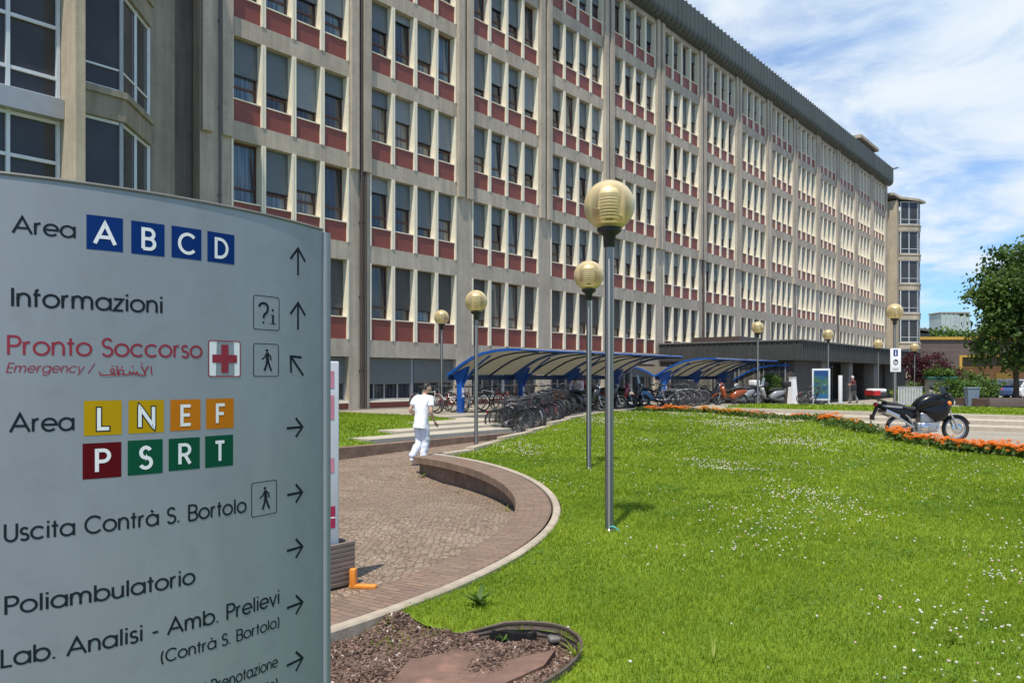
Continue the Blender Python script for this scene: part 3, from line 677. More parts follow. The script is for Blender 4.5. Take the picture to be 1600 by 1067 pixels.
# ---- a geometric stroke alphabet (cap height 1)
def arc(cx, cy, r, a0, a1, ry=None, n=None):
    n = n or max(6, int(abs(a1 - a0) / 12)); ry = ry or r
    return [(cx + r * math.cos(R_(a0 + (a1 - a0) * i / n)), cy + ry * math.sin(R_(a0 + (a1 - a0) * i / n))) for i in range(n + 1)]
Q = .36; Xh = .72
GL = {
 'A': (.94, [[(.0, 0), (.45, 1), (.90, 0)], [(.17, .33), (.73, .33)]]), 'B': (.66, [[(.06, 0), (.06, 1), (.34, 1)] + arc(.34, .76, .24, 90, -90)[1:] + [(.06, .52)], [(.34, .52)] + arc(.36, .26, .26, 90, -90) + [(.06, 0)]]),
 'C': (.92, [arc(.5, .5, .46, 42, 318, .5)]), 'D': (.80, [[(.06, 0), (.06, 1), (.28, 1)] + arc(.28, .5, .46, 90, -90, .5)[1:] + [(.06, 0)]]),
 'E': (.58, [[(.54, 1), (.06, 1), (.06, 0), (.54, 0)], [(.06, .52), (.50, .52)]]), 'F': (.54, [[(.52, 1), (.06, 1), (.06, 0)], [(.06, .52), (.46, .52)]]),
 'I': (.20, [[(.10, 0), (.10, 1)]]), 'L': (.52, [[(.06, 1), (.06, 0), (.50, 0)]]), 'N': (.80, [[(.06, 0), (.06, 1), (.72, 0), (.72, 1)]]),
 'P': (.62, [[(.06, 0), (.06, 1), (.32, 1)] + arc(.32, .74, .26, 90, -90)[1:] + [(.06, .48)]]), 'R': (.66, [[(.06, 0), (.06, 1), (.32, 1)] + arc(.32, .74, .26, 90, -90)[1:] + [(.06, .48)], [(.32, .48), (.60, 0)]]),
 'S': (.58, [arc(.28, .745, .22, 25, 270, .245) + arc(.28, .25, .25, 90, -155, .25)]), 'T': (.52, [[(.0, 1), (.52, 1)], [(.26, 1), (.26, 0)]]), 'U': (.70, [[(.06, 1), (.06, .34)] + arc(.34, .30, .28, 180, 360, .30) + [(.62, .34), (.62, 1)]]),
 'a': (.80, [arc(.37, Q, .34, 0, 360), [(.71, Xh), (.71, 0)]]), 'b': (.80, [[(.06, 1), (.06, 0)], arc(.40, Q, .34, 0, 360)]), 'c': (.70, [arc(.37, Q, .34, 45, 315)]), 'd': (.80, [arc(.37, Q, .34, 0, 360), [(.71, 1), (.71, 0)]]),
 'e': (.76, [[(.03, .36), (.71, .36)] + arc(.37, Q, .34, 0, 318)[1:]]), 'f': (.36, [[(.12, 0), (.12, .82)] + arc(.26, .82, .14, 180, 100)[1:], [(.0, .68), (.32, .68)]]), 'g': (.80, [arc(.37, Q, .34, 0, 360), [(.71, Xh), (.71, -.02)] + arc(.40, -.02, .31, 0, -150, .26)[1:]]),
 'i': (.20, [[(.09, 0), (.09, Xh)], [(.09, .88), (.09, 1.0)]]), 'l': (.20, [[(.09, 0), (.09, 1)]]), 'm': (1.08, [[(.06, 0), (.06, Xh)], [(.06, .44)] + arc(.28, .44, .22, 180, 0, .27) + [(.50, 0)], [(.50, .44)] + arc(.73, .44, .23, 180, 0, .27) + [(.96, 0)]]),
 'n': (.66, [[(.06, 0), (.06, Xh)], [(.06, .42)] + arc(.31, .42, .25, 180, 0, .29) + [(.56, 0)]]), 'o': (.76, [arc(.37, Q, .34, 0, 360)]), 'p': (.80, [[(.06, Xh), (.06, -.28)], arc(.40, Q, .34, 0, 360)]),
 'r': (.40, [[(.06, 0), (.06, Xh)], [(.06, .44)] + arc(.30, .44, .24, 180, 85, .26)]), 's': (.46, [arc(.22, .53, .165, 30, 270, .175) + arc(.22, .175, .19, 90, -150, .175)]), 't': (.36, [[(.16, 0), (.16, .96)], [(.0, .68), (.33, .68)]]),
 'u': (.66, [[(.06, Xh), (.06, .28)] + arc(.31, .28, .25, 180, 360, .27) + [(.56, Xh)], [(.56, .3), (.56, 0)]]), 'v': (.62, [[(.0, Xh), (.29, 0), (.58, Xh)]]), 'y': (.62, [[(.0, Xh), (.30, .0)], [(.60, Xh), (.18, -.28)]]), 'z': (.52, [[(.02, .68), (.46, .68), (.02, .02), (.48, .02)]]),
 '.': (.24, [[(.08, 0), (.08, .10)]]), '-': (.44, [[(.04, .36), (.36, .36)]]), '/': (.50, [[(.0, -.1), (.40, 1.05)]]), '(': (.30, [arc(.42, .42, .36, 130, 230, .72)]), ')': (.30, [arc(-.16, .42, .36, 50, -50, .72)]), ' ': (.34, []),
}
GL['à'] = (.80, GL['a'][1] + [[(.28, 1.0), (.42, .86)]])
def ribbon(mb, pl, th, f, m, off, close=False, maxd=.03):
    pl = [Vector(p) for p in pl]; out = [pl[0]]
    for a, b in zip(pl, pl[1:]):
        k_ = max(1, int((b - a).length / maxd)); out += [a + (b - a) * (i / k_) for i in range(1, k_ + 1)]
    close = (out[0] - out[-1]).length < 1e-4
    if close: out = out[:-1]
    n = len(out); vs = []
    for i, p in enumerate(out):
        a = out[i - 1] if (close or i) else None; b = out[(i + 1) % n] if (close or i < n - 1) else None
        d1 = (p - a).normalized() if a is not None else (b - p).normalized(); d2 = (b - p).normalized() if b is not None else d1
        t_ = d1 + d2
        if t_.length < 1e-3: t_ = d1
        t_.normalize(); nr = Vector((-t_.y, t_.x)); c = max(.45, nr.dot(Vector((-d1.y, d1.x))))
        w = nr * (th / 2 / c); vs += [f(p + w, off), f(p - w, off)]
    M_ = n if close else n - 1
    mb.add(vs, [(2 * i, 2 * i + 1, 2 * ((i + 1) % n) + 1, 2 * ((i + 1) % n)) for i in range(M_)], m)
def text_width(txt, gap=.07): return sum(GL[c][0] + gap for c in txt) - gap
def write(mb, txt, s0, s1, z, h, m, th=.135, off=.0007, slant=0.0, split=True):
    sx = (s1 - s0) / text_width(txt); x = 0.0
    for c in txt:
        if c == ' ' and mb.v and split: mb.build('lettering', sign); mb.__init__()
        adv, strokes = GL[c]
        for j, st in enumerate(strokes):
            def f(p, o_, x=x): return sv(s0 + (x + p.x + slant * p.y) * sx, z + p.y * h, o_)
            # stroke width is kept even in metres although letters may be widened
            ribbon(mb, st, th, f, m, off + .00012 * j)
        x += adv + .07
def line(txt, x0, x1, yb, yc, m='sign_dark', th=.135, slant=0.0):
    mb = MB(); z = z_of(x0, yb); h = z_of(x0, yc) - z; write(mb, txt, s_of(x0), s_of(x1), z, h, m, th, slant=slant); mb.build('lettering', sign)
line('Area', 20, 119, 363.5, 338); line('Informazioni', 16, 255, 478, 449.5); line('Pronto Soccorso', 11, 316, 554, 525, 'sign_red', .125); line('Emergency /', 9, 146, 581.5, 567, 'sign_red', .10, .22)
line('Area', 16, 117, 675, 647); line('Uscita Contrà S. Bortolo', 6, 385, 846, 819); line('Poliambulatorio', 7, 305, 960, 933); line('Lab. Analisi - Amb. Prelievi', 1, 437, 1042, 1014.5)
mb = MB(); z = z_of(437, 978); write(mb, '(Contrà S. Bortolo)', s_of(251), s_of(437), z, .036, 'sign_dark'); mb.build('lettering', sign)
mb = MB(); z = z_of(434, 1040); write(mb, 'di Prenotazione', s_of(306), s_of(434), z, .036, 'sign_dark'); mb.build('lettering', sign)
mb = MB(); z = z_of(434, 1072); write(mb, '(Contrà S. Bortolo)', s_of(262), s_of(434), z, .033, 'sign_dark'); mb.build('lettering', sign)

def rect(mb, s0, s1, z0, z1, m, off, n=8):
    vs = []
    for i in range(n + 1):
        s = s0 + (s1 - s0) * i / n; vs += [sv(s, z0, off), sv(s, z1, off)]
    mb.add(vs, [(2 * i, 2 * i + 2, 2 * i + 3, 2 * i + 1) for i in range(n)], m)
def rrect(s0, s1, z0, z1, r):
    return arc(s1 - r, z1 - r, r, 0, 90, n=5) + arc(s0 + r, z1 - r, r, 90, 180, n=5) + arc(s0 + r, z0 + r, r, 180, 270, n=5) + arc(s1 - r, z0 + r, r, 270, 360, n=5) + [(s1, z1 - r)]
def F0(p, o_): return sv(p.x, p.y, o_)
def tile(c, x0, x1, y0, y1, m, outline=False, th=.17):
    s0, s1 = s_of(x0), s_of(x1); z1, z0 = z_of(x0, y0), z_of(x0, y1)
    mb = MB(); rect(mb, s0, s1, z0, z1, m, .0005); t_ = mb.build('letter_tile', sign)
    h = (z1 - z0) * .60; w = GL[c][0] * h; a = (s0 + s1) / 2 - w / 2 + .02 * h; zb = (z0 + z1) / 2 - h / 2 - .02 * h
    mb = MB()
    for pas in ((0, 1) if outline else (1,)):
        for j, st in enumerate(GL[c][1]):
            def f(p, o_): return sv(a + p.x * h, zb + p.y * h, o_)
            st2 = st
            if outline and not pas:      # dark keyline: longer and wider stroke under the white
                e0 = (Vector(st[0]) - Vector(st[1])).normalized() * .065; e1 = (Vector(st[-1]) - Vector(st[-2])).normalized() * .065
                st2 = [tuple(Vector(st[0]) + e0)] + list(st[1:-1]) + [tuple(Vector(st[-1]) + e1)]
            ribbon(mb, st2, th + (0 if pas else .11), f, 'paper_white' if pas else 'sign_dark', .0009 + .0004 * pas + .00012 * j)
    mb.build('letter', t_)
for c, a, b, y0, y1 in (('A', 135, 192, 335, 389), ('B', 205, 257, 344.5, 396), ('C', 268, 314.5, 352.5, 402), ('D', 324, 366, 361, 408.5)): tile(c, a, b, y0, y1, 'tile_blue')
for c, a, b, y0, y1, m in (('L', 131, 190, 626, 681, 'tile_yellow'), ('N', 200.5, 256, 625.5, 677.5, 'tile_yellow'), ('E', 266, 313, 624.5, 673.5, 'tile_orange'), ('F', 322, 365, 623, 670.5, 'tile_orange'), ('P', 129, 189.5, 693, 749, 'tile_maroon'), ('S', 199.5, 254, 688.5, 743, 'tile_green'), ('R', 263.5, 312, 685.5, 736, 'tile_green'), ('T', 320.5, 364, 681.5, 731, 'tile_green')):
    tile(c, a, b, y0, y1, m, c in 'LN')
# first aid cross
s0, s1 = s_of(326), s_of(375); z1, z0 = z_of(326, 532), z_of(326, 588)
mb = MB(); rr = rrect(s0, s1, z0, z1, .007); vs = [F0(Vector(p), .0005) for p in rr[:-1]]; mb.add(vs, [tuple(range(len(vs)))], 'paper_white'); ribbon(mb, rr, .0035, F0, 'sign_red', .0009, maxd=.02)
cx, cz = (s0 + s1) / 2, (z0 + z1) / 2; w = (z1 - z0)
t_ = mb.build('cross_tile', sign); mb = MB(); a_ = w * .40; b_ = w * .115
mb.add([F0(Vector((cx + p * .98, cz + q)), .0009) for p, q in ((-b_, -a_), (b_, -a_), (b_, -b_), (a_, -b_), (a_, b_), (b_, b_), (b_, a_), (-b_, a_), (-b_, b_), (-a_, b_), (-a_, -b_), (-b_, -b_))], [tuple(range(12))], 'sign_red'); mb.build('red_cross', t_)
def picto(x0, x1, y0, y1):
    s0, s1 = s_of(x0), s_of(x1); z1, z0 = z_of(x0, y0), z_of(x0, y1); mb = MB(); ribbon(mb, rrect(s0, s1, z0, z1, .008), .0028, F0, 'sign_dark', .0006, maxd=.02); return mb, s0, s1, z0, z1
def walker(mb, s0, s1, z0, z1):
    w, h = s1 - s0, z1 - z0
    def q(x, y): return (s0 + x * w, z0 + y * h)
    hd = arc(.52, .80, .055, 0, 330, .045, n=8); mb.add([F0(Vector(q(*p)), .0006) for p in hd], [tuple(range(len(hd)))], 'sign_dark')
    for j, (pl, th) in enumerate((([(.53, .74), (.54, .60), (.55, .46)], .115), ([(.53, .47), (.49, .33), (.42, .17)], .075), ([(.56, .47), (.62, .34), (.70, .17)], .07), ([(.50, .70), (.42, .58), (.32, .52)], .05), ([(.57, .70), (.67, .62), (.68, .50)], .05))):
        ribbon(mb, [q(*p) for p in pl], th * w, F0, 'sign_dark', .0007 + .00012 * j, maxd=.02)
mb, s0, s1, z0, z1 = picto(396, 436, 461, 514)
w, h = s1 - s0, z1 - z0
def q_(p): return (s0 + p[0] * w, z0 + p[1] * h)
ribbon(mb, [q_(p) for p in arc(.38, .66, .17, 175, -20, .13) + [(.52, .54), (.40, .44), (.37, .34)]], .0085, F0, 'sign_dark', .0007, maxd=.02)
ribbon(mb, [q_((.37, .18)), q_((.37, .25))], .0065, F0, 'sign_dark', .0007); ribbon(mb, [q_((.75, .20)), q_((.75, .46))], .0085, F0, 'sign_dark', .0007); ribbon(mb, [q_((.66, .45)), q_((.78, .45))], .003, F0, 'sign_dark', .0009); ribbon(mb, [q_((.64, .19)), q_((.87, .19))], .003, F0, 'sign_dark', .0009); ribbon(mb, [q_((.74, .56)), q_((.74, .64))], .008, F0, 'sign_dark', .0007)
mb.build('pictogram', sign)
for bx in ((396, 435, 536.5, 588), (393, 432, 755, 808)):
    mb, *r4 = picto(*bx); walker(mb, *r4); mb.build('pictogram', sign)
def arrow(x0, x1, y0, y1, rot):
    s0, s1 = s_of(x0), s_of(x1); xm = (x0 + x1) / 2; z1, z0 = z_of(xm, y0), z_of(xm, y1); cx, cz = (s0 + s1) / 2, (z0 + z1) / 2; L_ = (z1 - z0) if rot != 45 else .098
    mb = MB(); c_, n_ = math.cos(R_(rot)), math.sin(R_(rot))
    for j, pl in enumerate(([(0, -.5), (0, .47)], [(-.40, .04), (0, .47), (.40, .04)])):
        ribbon(mb, [(cx + (p[0] * c_ - p[1] * n_) * L_, cz + (p[0] * n_ + p[1] * c_) * L_) for p in pl], .0092, F0, 'sign_dark', .0006 + .00012 * j, maxd=.02)
    mb.build('arrow', sign)
arrow(449, 481, 387, 430, 0); arrow(449, 481, 472, 515, 0); arrow(450, 477, 552, 591, 45)
for y0, y1 in ((644, 690), (748, 792), (833, 879), (921, 967), (1009, 1056)): arrow(445, 476, y0 + (y1 - y0) * .12, y1 - (y1 - y0) * .12 + 2, -90)
# arabic word, right to left, drawn as strokes
mb = MB(); s0, s1 = s_of(155), s_of(238); z0 = z_of(155, 585.5); hh = .030
def qa(p): return (s0 + p[0] * (s1 - s0), z0 + p[1] * hh)
strokes = [[(.99, 0), (.97, .85)], [(.92, .9), (.84, .25), (.86, .0), (.80, -.12)], [(.87, .05), (.78, .9)], [(.80, .02), (.72, 0), (.70, .3), (.67, .02), (.63, .3), (.60, .02), (.56, .34), (.54, .02), (.46, 0)], [(.50, .02), (.42, .05)] + arc(.40, .28, .045, -100, 200, .24) + [(.36, 0), (.33, 0)], [(.33, .0), (.32, .9)], [(.31, 0), (.27, .02)] + arc(.24, .38, .035, -60, 300, .2) + [(.25, .02), (.10, -.04), (.02, .02), (.0, .3)], [(.77, 1.1), (.81, 1.1)], [(.60, .78), (.63, .86)], [(.22, .84), (.26, .84)], [(.40, .72), (.43, .8)]]
for j, st in enumerate(strokes): ribbon(mb, [qa(p) for p in st], .0034, F0, 'sign_red', .0007 + .0001 * j, maxd=.02)
mb.build('lettering', sign)

# notice totem and wooden planter behind the sign
tx, ty = -1.465, 6.62
tot = thing('notice_totem', 'narrow white totem panel with pink marks behind the large sign', 'sign', (tx - .23, ty - .27, -.02), R_(38))
mat('totem_pink', (.62, .22, .30), .5, var=.1); mat('totem_crimson', (.38, .015, .07), .5, var=.05); mat('totem_grey', (.60, .61, .63), .4, var=.04)
mb = MB(); mb.bbox(-.30, .30, -.03, .03, .36, 1.90, 'totem_grey', .012); mb.build('panel', tot)
mb = MB()
for z0, z1, x0 in ((1.42, 1.62, .19), (1.68, 1.82, .22), (.98, 1.10, .2)): mb.box(x0 - .3, .252, -.0335, -.031, z0, z1, 'totem_pink')
mb.box(-.27, .262, -.0335, -.031, .52, .70, 'totem_crimson'); mb.box(-.27, .262, -.0342, -.0336, .60, .612, 'paper_white'); mb.build('print', tot)
for sx_ in (-.2, .2): mb = MB(); mb.tube([(sx_, 0, -.1), (sx_, 0, .36)], .022, 'galv', 8); mb.build('leg', tot)
x, y = G(555, 914, 0)
pl = thing('wooden_planter', 'weathered grey slatted wooden box half hidden behind the large sign', 'planter', (x, y, 0), ROT_U)
mb = MB()
for i in range(9): mb.bbox(-1.5, 0, 0.0, .03, .02 + i * .0395, .02 + i * .0395 + .0375, 'wood_grey', .003)
mb.build('front_slats', pl)
mb = MB()
for i in range(6): mb.bbox(-.03, -.002, .032, .44, .025 + i * .059, .025 + i * .059 + .054, 'wood_grey', .005)
for i in range(6): mb.bbox(-1.5, -.03, .45, .48, .025 + i * .059, .025 + i * .059 + .054, 'wood_grey', .005)
mb.build('side_slats', pl)
mb = MB(); mb.box(-1.46, -.06, .05, .43, .02, .30, 'mulch'); mb.build('soil', pl)
mb = MB(); mb.bbox(-.025, .025, -.03, .03, 0, .15, 'orange_plastic', .008); mb.bbox(-.03, .20, -.03, .03, -.012, .022, 'orange_plastic', .008)
o = mb.build('orange_foot'); x, y = G(552, 918, 0); o.location = (x, y, .012); o.rotation_euler = (0, 0, R_(-8)); tag(o, 'bright orange L shaped foot standing on the cobbles by the wooden box', 'foot bracket')
# ================================================================== the hospital
U0, V0 = 14.9, -24.88
BW, GW, UNIT = 6.257, 5.2, 1.3
NB_ = 14
hosp = thing('hospital_building', 'long seven storey concrete hospital block with red spandrel panels and cream window fins', 'building', (*P(U0, V0), .0), ROT_U)
FLO = [(3.27, 4.18, 6.43), (7.15, 7.96, 10.1), (10.75, 11.56, 13.75), (14.4, 15.21, 17.4), (18.05, 18.86, 21.05), (21.7, 22.5, 24.62)]
X_L, X_R = -1.15, 13 * BW + GW + .75
mb = MB()
for k in range(-1, NB_):                    # piers: k = -1 is the left end
    x0 = k * BW + GW if k >= 0 else X_L; x1 = (k + 1) * BW if k < NB_ - 1 else X_R
    if k < 0: x1 = 0.0
    mb.box(x0, x1, 0, .465, -.2, 24.95, 'concrete')
    # two upright ribs on each pier from the second floor up
    w = x1 - x0
    for a, b in ((.02, .40), (w - .40, w - .02)):
        mb.extrude([(0, 10.07), (-.16, 10.11), (-.16, 24.94), (0, 24.94)], x0 + a, x0 + b, 'concrete')
for k in range(NB_):
    for i, (z0, z1) in enumerate([(2.57, 3.27)] + [(FLO[j][2], FLO[j + 1][0]) for j in range(5)] + [(24.62, 24.95)]):
        mb.box(k * BW, k * BW + GW, .004, .465, z0, z1, 'concrete')
mb.box(X_L + .01, X_R - .01, .47, 13.5, -.2, 26.3, 'concrete_dark')
wall = mb.build('wall', hosp)

# roof with ribbed, rounded metal fascia
prof = [(.35, 24.955)] + [(-.15 - .55 * math.sin(R_(a)), 25.5 - .54 * math.cos(R_(a))) for a in range(0, 91, 15)] + [(-.70, 26.95), (-.62, 27.02), (.2, 27.02), (.2, 26.3), (.35, 26.3)]
mb = MB(); mb.extrude(prof, X_L, X_R + .55, 'fascia_metal', False)
roof = mb.build('roof', hosp)
mb = MB(); x = X_L + .3
while x < X_R + .5:
    rp = [(-.15 - .59 * math.sin(R_(a)), 25.5 - .58 * math.cos(R_(a))) for a in range(20, 91, 14)] + [(-.74, 27.06), (-.5, 27.06)]
    inn = [(-.5, 26.9), (-.66, 26.9), (-.66, 25.6), (-.4, 25.2)]
    mb.extrude(rp + inn, x - .03, x + .03, 'fascia_metal'); x += .62
mb.build('standing_seam', roof)['kind'] = 'stuff'
mb = MB(); mb.box(78, 84.5, .6, 6, 26.3, 28.6, 'fascia_metal'); mb.box(77.6, 84.9, .2, 6.4, 28.6, 28.95, 'kerb_stone'); mb.build('roof_hut', hosp)
mb = MB(); mb.tube([(X_R + .55, -.6, 27.0), (X_R + 1.6, -.9, 27.35)], .12, 'pipe_grey', 6); mb.build('roof_spout', hosp)
for k, m, dx in ((0, 'pipe_brown', .56), (0, 'pipe_brown', .78), (3, 'pipe_grey', .5), (5, 'pipe_brown', .58), (8, 'pipe_grey', .55), (10, 'pipe_brown', .5), (-1, 'pipe_grey', .72)):
    x = k * BW + GW + dx if k >= 0 else X_L + dx
    mb = MB(); mb.tube([(x, -.075, .3), (x, -.075, 25.2)], .06 if m == 'pipe_brown' else .045, m, 8)
    for z in range(2, 25, 3): mb.box(x - .08, x + .08, -.08, .0, z, z + .04, m)
    mb.build('downpipe', hosp)

def surround(mb, h0, h1, H):        # one precast window unit, origin at its lower left corner (y inward), 1.3 wide
    for x0, x1 in ((.012, .088), (UNIT - .088, UNIT - .012)):
        mb.box(x0, x1, -.022, .46, 0, H - .002, 'fin_cream')
    mb.box(.089, UNIT - .089, .03, .40, h0 - .045, h0, 'fin_cream')
def frame_(mb, h0, H, y=.33):
    a, b = .09, UNIT - .09
    mb.box(a, a + .07, y, y + .06, h0 + .001, H - .002, 'window_wood'); mb.box(b - .07, b, y, y + .06, h0 + .001, H - .002, 'window_wood')
    mb.box(a + .07, b - .07, y, y + .06, h0 + .001, h0 + .07, 'window_wood'); mb.box(a + .07, b - .07, y + .002, y + .058, h0 + .47, h0 + .55, 'window_wood')
    mb.box(a + .07, b - .07, y, y + .06, H - .08, H - .002, 'window_wood')
def sash(mb, h0, H, y=.33):        # tilted open sash leaning inward
    a, b = .165, UNIT - .165; z0 = h0 + .56; z1 = H - .4
    for p, q in (((a, y - .02, z0), (a + .10, y + .05, z1)), ((b, y - .02, z0), (b - .16, y + .05, z1))): mb.bar(p, q, .05, .05, 'window_wood')
def pane(mb, h0, H, m, y=.37): mb.box(.165, UNIT - .165, y, y + .012, h0 + .072, H - .082, m)
def blind(mb, h0, H, fr, m, y=.27):
    zb = H - .03 - (H - h0) * fr; z1 = H - .004; n = max(3, int((z1 - zb) / .085)); pr = []
    for i in range(n):
        za = zb + (z1 - zb) * i / n; zc = zb + (z1 - zb) * (i + 1) / n; pr += [(y + .006, za + .004), (y, za + .014), (y, zc - .006), (y + .006, zc)]
    mb.extrude(pr + [(y + .025, z1), (y + .025, zb)], .092, UNIT - .092, m)
    mb.box(.092, UNIT - .092, y - .008, y + .03, zb - .035, zb - .001, 'black_plastic')
def spandrel(mb, h0): mb.box(.089, UNIT - .089, .07, .20, .0, h0 - .046, 'spandrel_red')
GM = {}
def mesh_of(key, fn):
    if key not in GM:
        mb = MB(); fn(mb); me = mb.mesh(key[0]); mb.recalc(me); GM[key] = (me, mb)
    return GM[key]
units = []
for k in range(NB_):
    for j, (z0, h0, z1) in enumerate(FLO):
        for i in range(4): units.append((k, j, i))
def pix(x, y, z): return (800 + F * x / y, HZ - (z - CZ) * F / y)
def unit_pos(k, j, i):
    u = U0 + k * BW + i * UNIT; return u, FLO[j][0]
sel = []
for q in units:
    u, z = unit_pos(*q); x, y = P(u + .65, V0); px, py = pix(x, y, z + 1.6)
    if -20 < px < 1620 and py > -40 and not (px < 515 and py > 318 + .09 * (px - 340)): sel.append((y, q))
sel.sort(); near = {q for _, q in sel[:100]}
rw = random.Random(3)
far_w = MB(); far_s = MB()
def pick(q):
    k, j, i = q
    fr = rw.choice([.14, .28, .36, .44, .48, .52, .56, .60, .64, .70, .78]); bm_ = 'blind_grey'
    if j == 0: fr = rw.choice([.62, .70, .76, .84]); bm_ = 'blind_dark'
    if rw.random() < .13: fr = .0
    if rw.random() < .22 and j: bm_ = 'blind_pale'
    g = rw.choices(['glass_dark', 'glass_blue', 'glass_curtain'], [6, 2, 2])[0]; sa = rw.random() < .28
    if j and k == 0 and i == 0: g = 'glass_blue'
    return fr, bm_, g, sa
for q in units:
    k, j, i = q; z0, h0a, z1 = FLO[j]; h0 = h0a - z0; H = z1 - z0; fr, bmn, g, sa = pick(q); x = k * BW + i * UNIT
    parts = [(('window', j, sa), lambda m_: (surround(m_, h0, 0, H), frame_(m_, h0, H), sash(m_, h0, H) if sa else None)), (('pane', j, g), lambda m_: pane(m_, h0, H, g)), (('roller_blind', j, fr, bmn), lambda m_: blind(m_, h0, H, fr, bmn))]
    if not fr: parts.pop()
    got = [mesh_of(a, b) for a, b in parts]; sp = mesh_of(('spandrel_panel', j), lambda m_: spandrel(m_, h0))
    if q in near:
        w = link(bpy.data.objects.new('window', got[0][0]), hosp); w.location = (x, 0, z0)
        for (kk_, _), (me, _) in zip(parts[1:], got[1:]): link(bpy.data.objects.new(kk_[0], me), w)
        s_ = link(bpy.data.objects.new('spandrel_panel', sp[0]), hosp); s_.location = (x, 0, z0)
    else:
        for (_, src), dst in [(a, far_w) for a in got] + [(sp, far_s)]:
            o = len(dst.v); dst.v += [(a + x, b, c + z0) for a, b, c in src.v]
            for f, m_, s2 in zip(src.f, src.m, src.s): dst.f.append([o + t for t in f]); dst.m.append(dst.mi(src.mats[m_])); dst.s.append(s2)
far_w.build('window', hosp)['kind'] = 'stuff'; far_s.build('spandrel_panel', hosp)['kind'] = 'stuff'

# ground floor openings
for k in range(0, 6):
    x0 = k * BW
    mb = MB(); mb.box(x0, x0 + GW, .06, .42, -.2, .70, 'spandrel_red'); mb.box(x0, x0 + GW, .02, .40, .701, .78, 'fin_cream'); mb.build('ground_spandrel', hosp)
    mb = MB()
    for a, b in ((0.0, .06), (GW / 2 - .08, GW / 2 + .08), (GW - .06, GW)): mb.box(x0 + a, x0 + b, .24, .34, .785, 2.565, 'grey_metal')
    mb.box(x0 + .06, x0 + GW / 2 - .08, .25, .33, .785, .85, 'grey_metal'); mb.box(x0 + GW / 2 + .08, x0 + GW - .06, .25, .33, .785, .85, 'grey_metal')
    for a in (.42, 1.0, 1.75, GW / 2 + .9, GW / 2 + 1.7): mb.box(x0 + a, x0 + a + .05, .26, .32, .85, 2.5, 'grey_metal')
    w = mb.build('ground_window', hosp)
    mb = MB(); mb.box(x0 + .06, x0 + GW - .06, .345, .36, .80, 2.56, 'glass_dark'); mb.build('pane', w)
    for a, b, fr in ((.065, GW / 2 - .085, (.62, .62, .5, .3, .3, .5)[k]), (GW / 2 + .085, GW - .065, (.60, .60, .0, .2, .45, .5)[k])):
        if not fr: continue
        mb = MB(); zb = 2.56 - 1.78 * fr; n = int((2.56 - zb) / .06); pr = []
        for i in range(n): za = zb + i * (2.56 - zb) / n; pr += [(.206, za + .004), (.198, za + .03), (.206, za + .056)]
        mb.extrude(pr + [(.235, 2.56), (.235, zb)], x0 + a, x0 + b, 'shutter_grey'); mb.build('roller_shutter', w)
mb = MB(); mb.box(X_L + .2, 6 * BW, -.16, .0, -.3, .46, 'pale_paving'); mb.build('plinth', hosp)

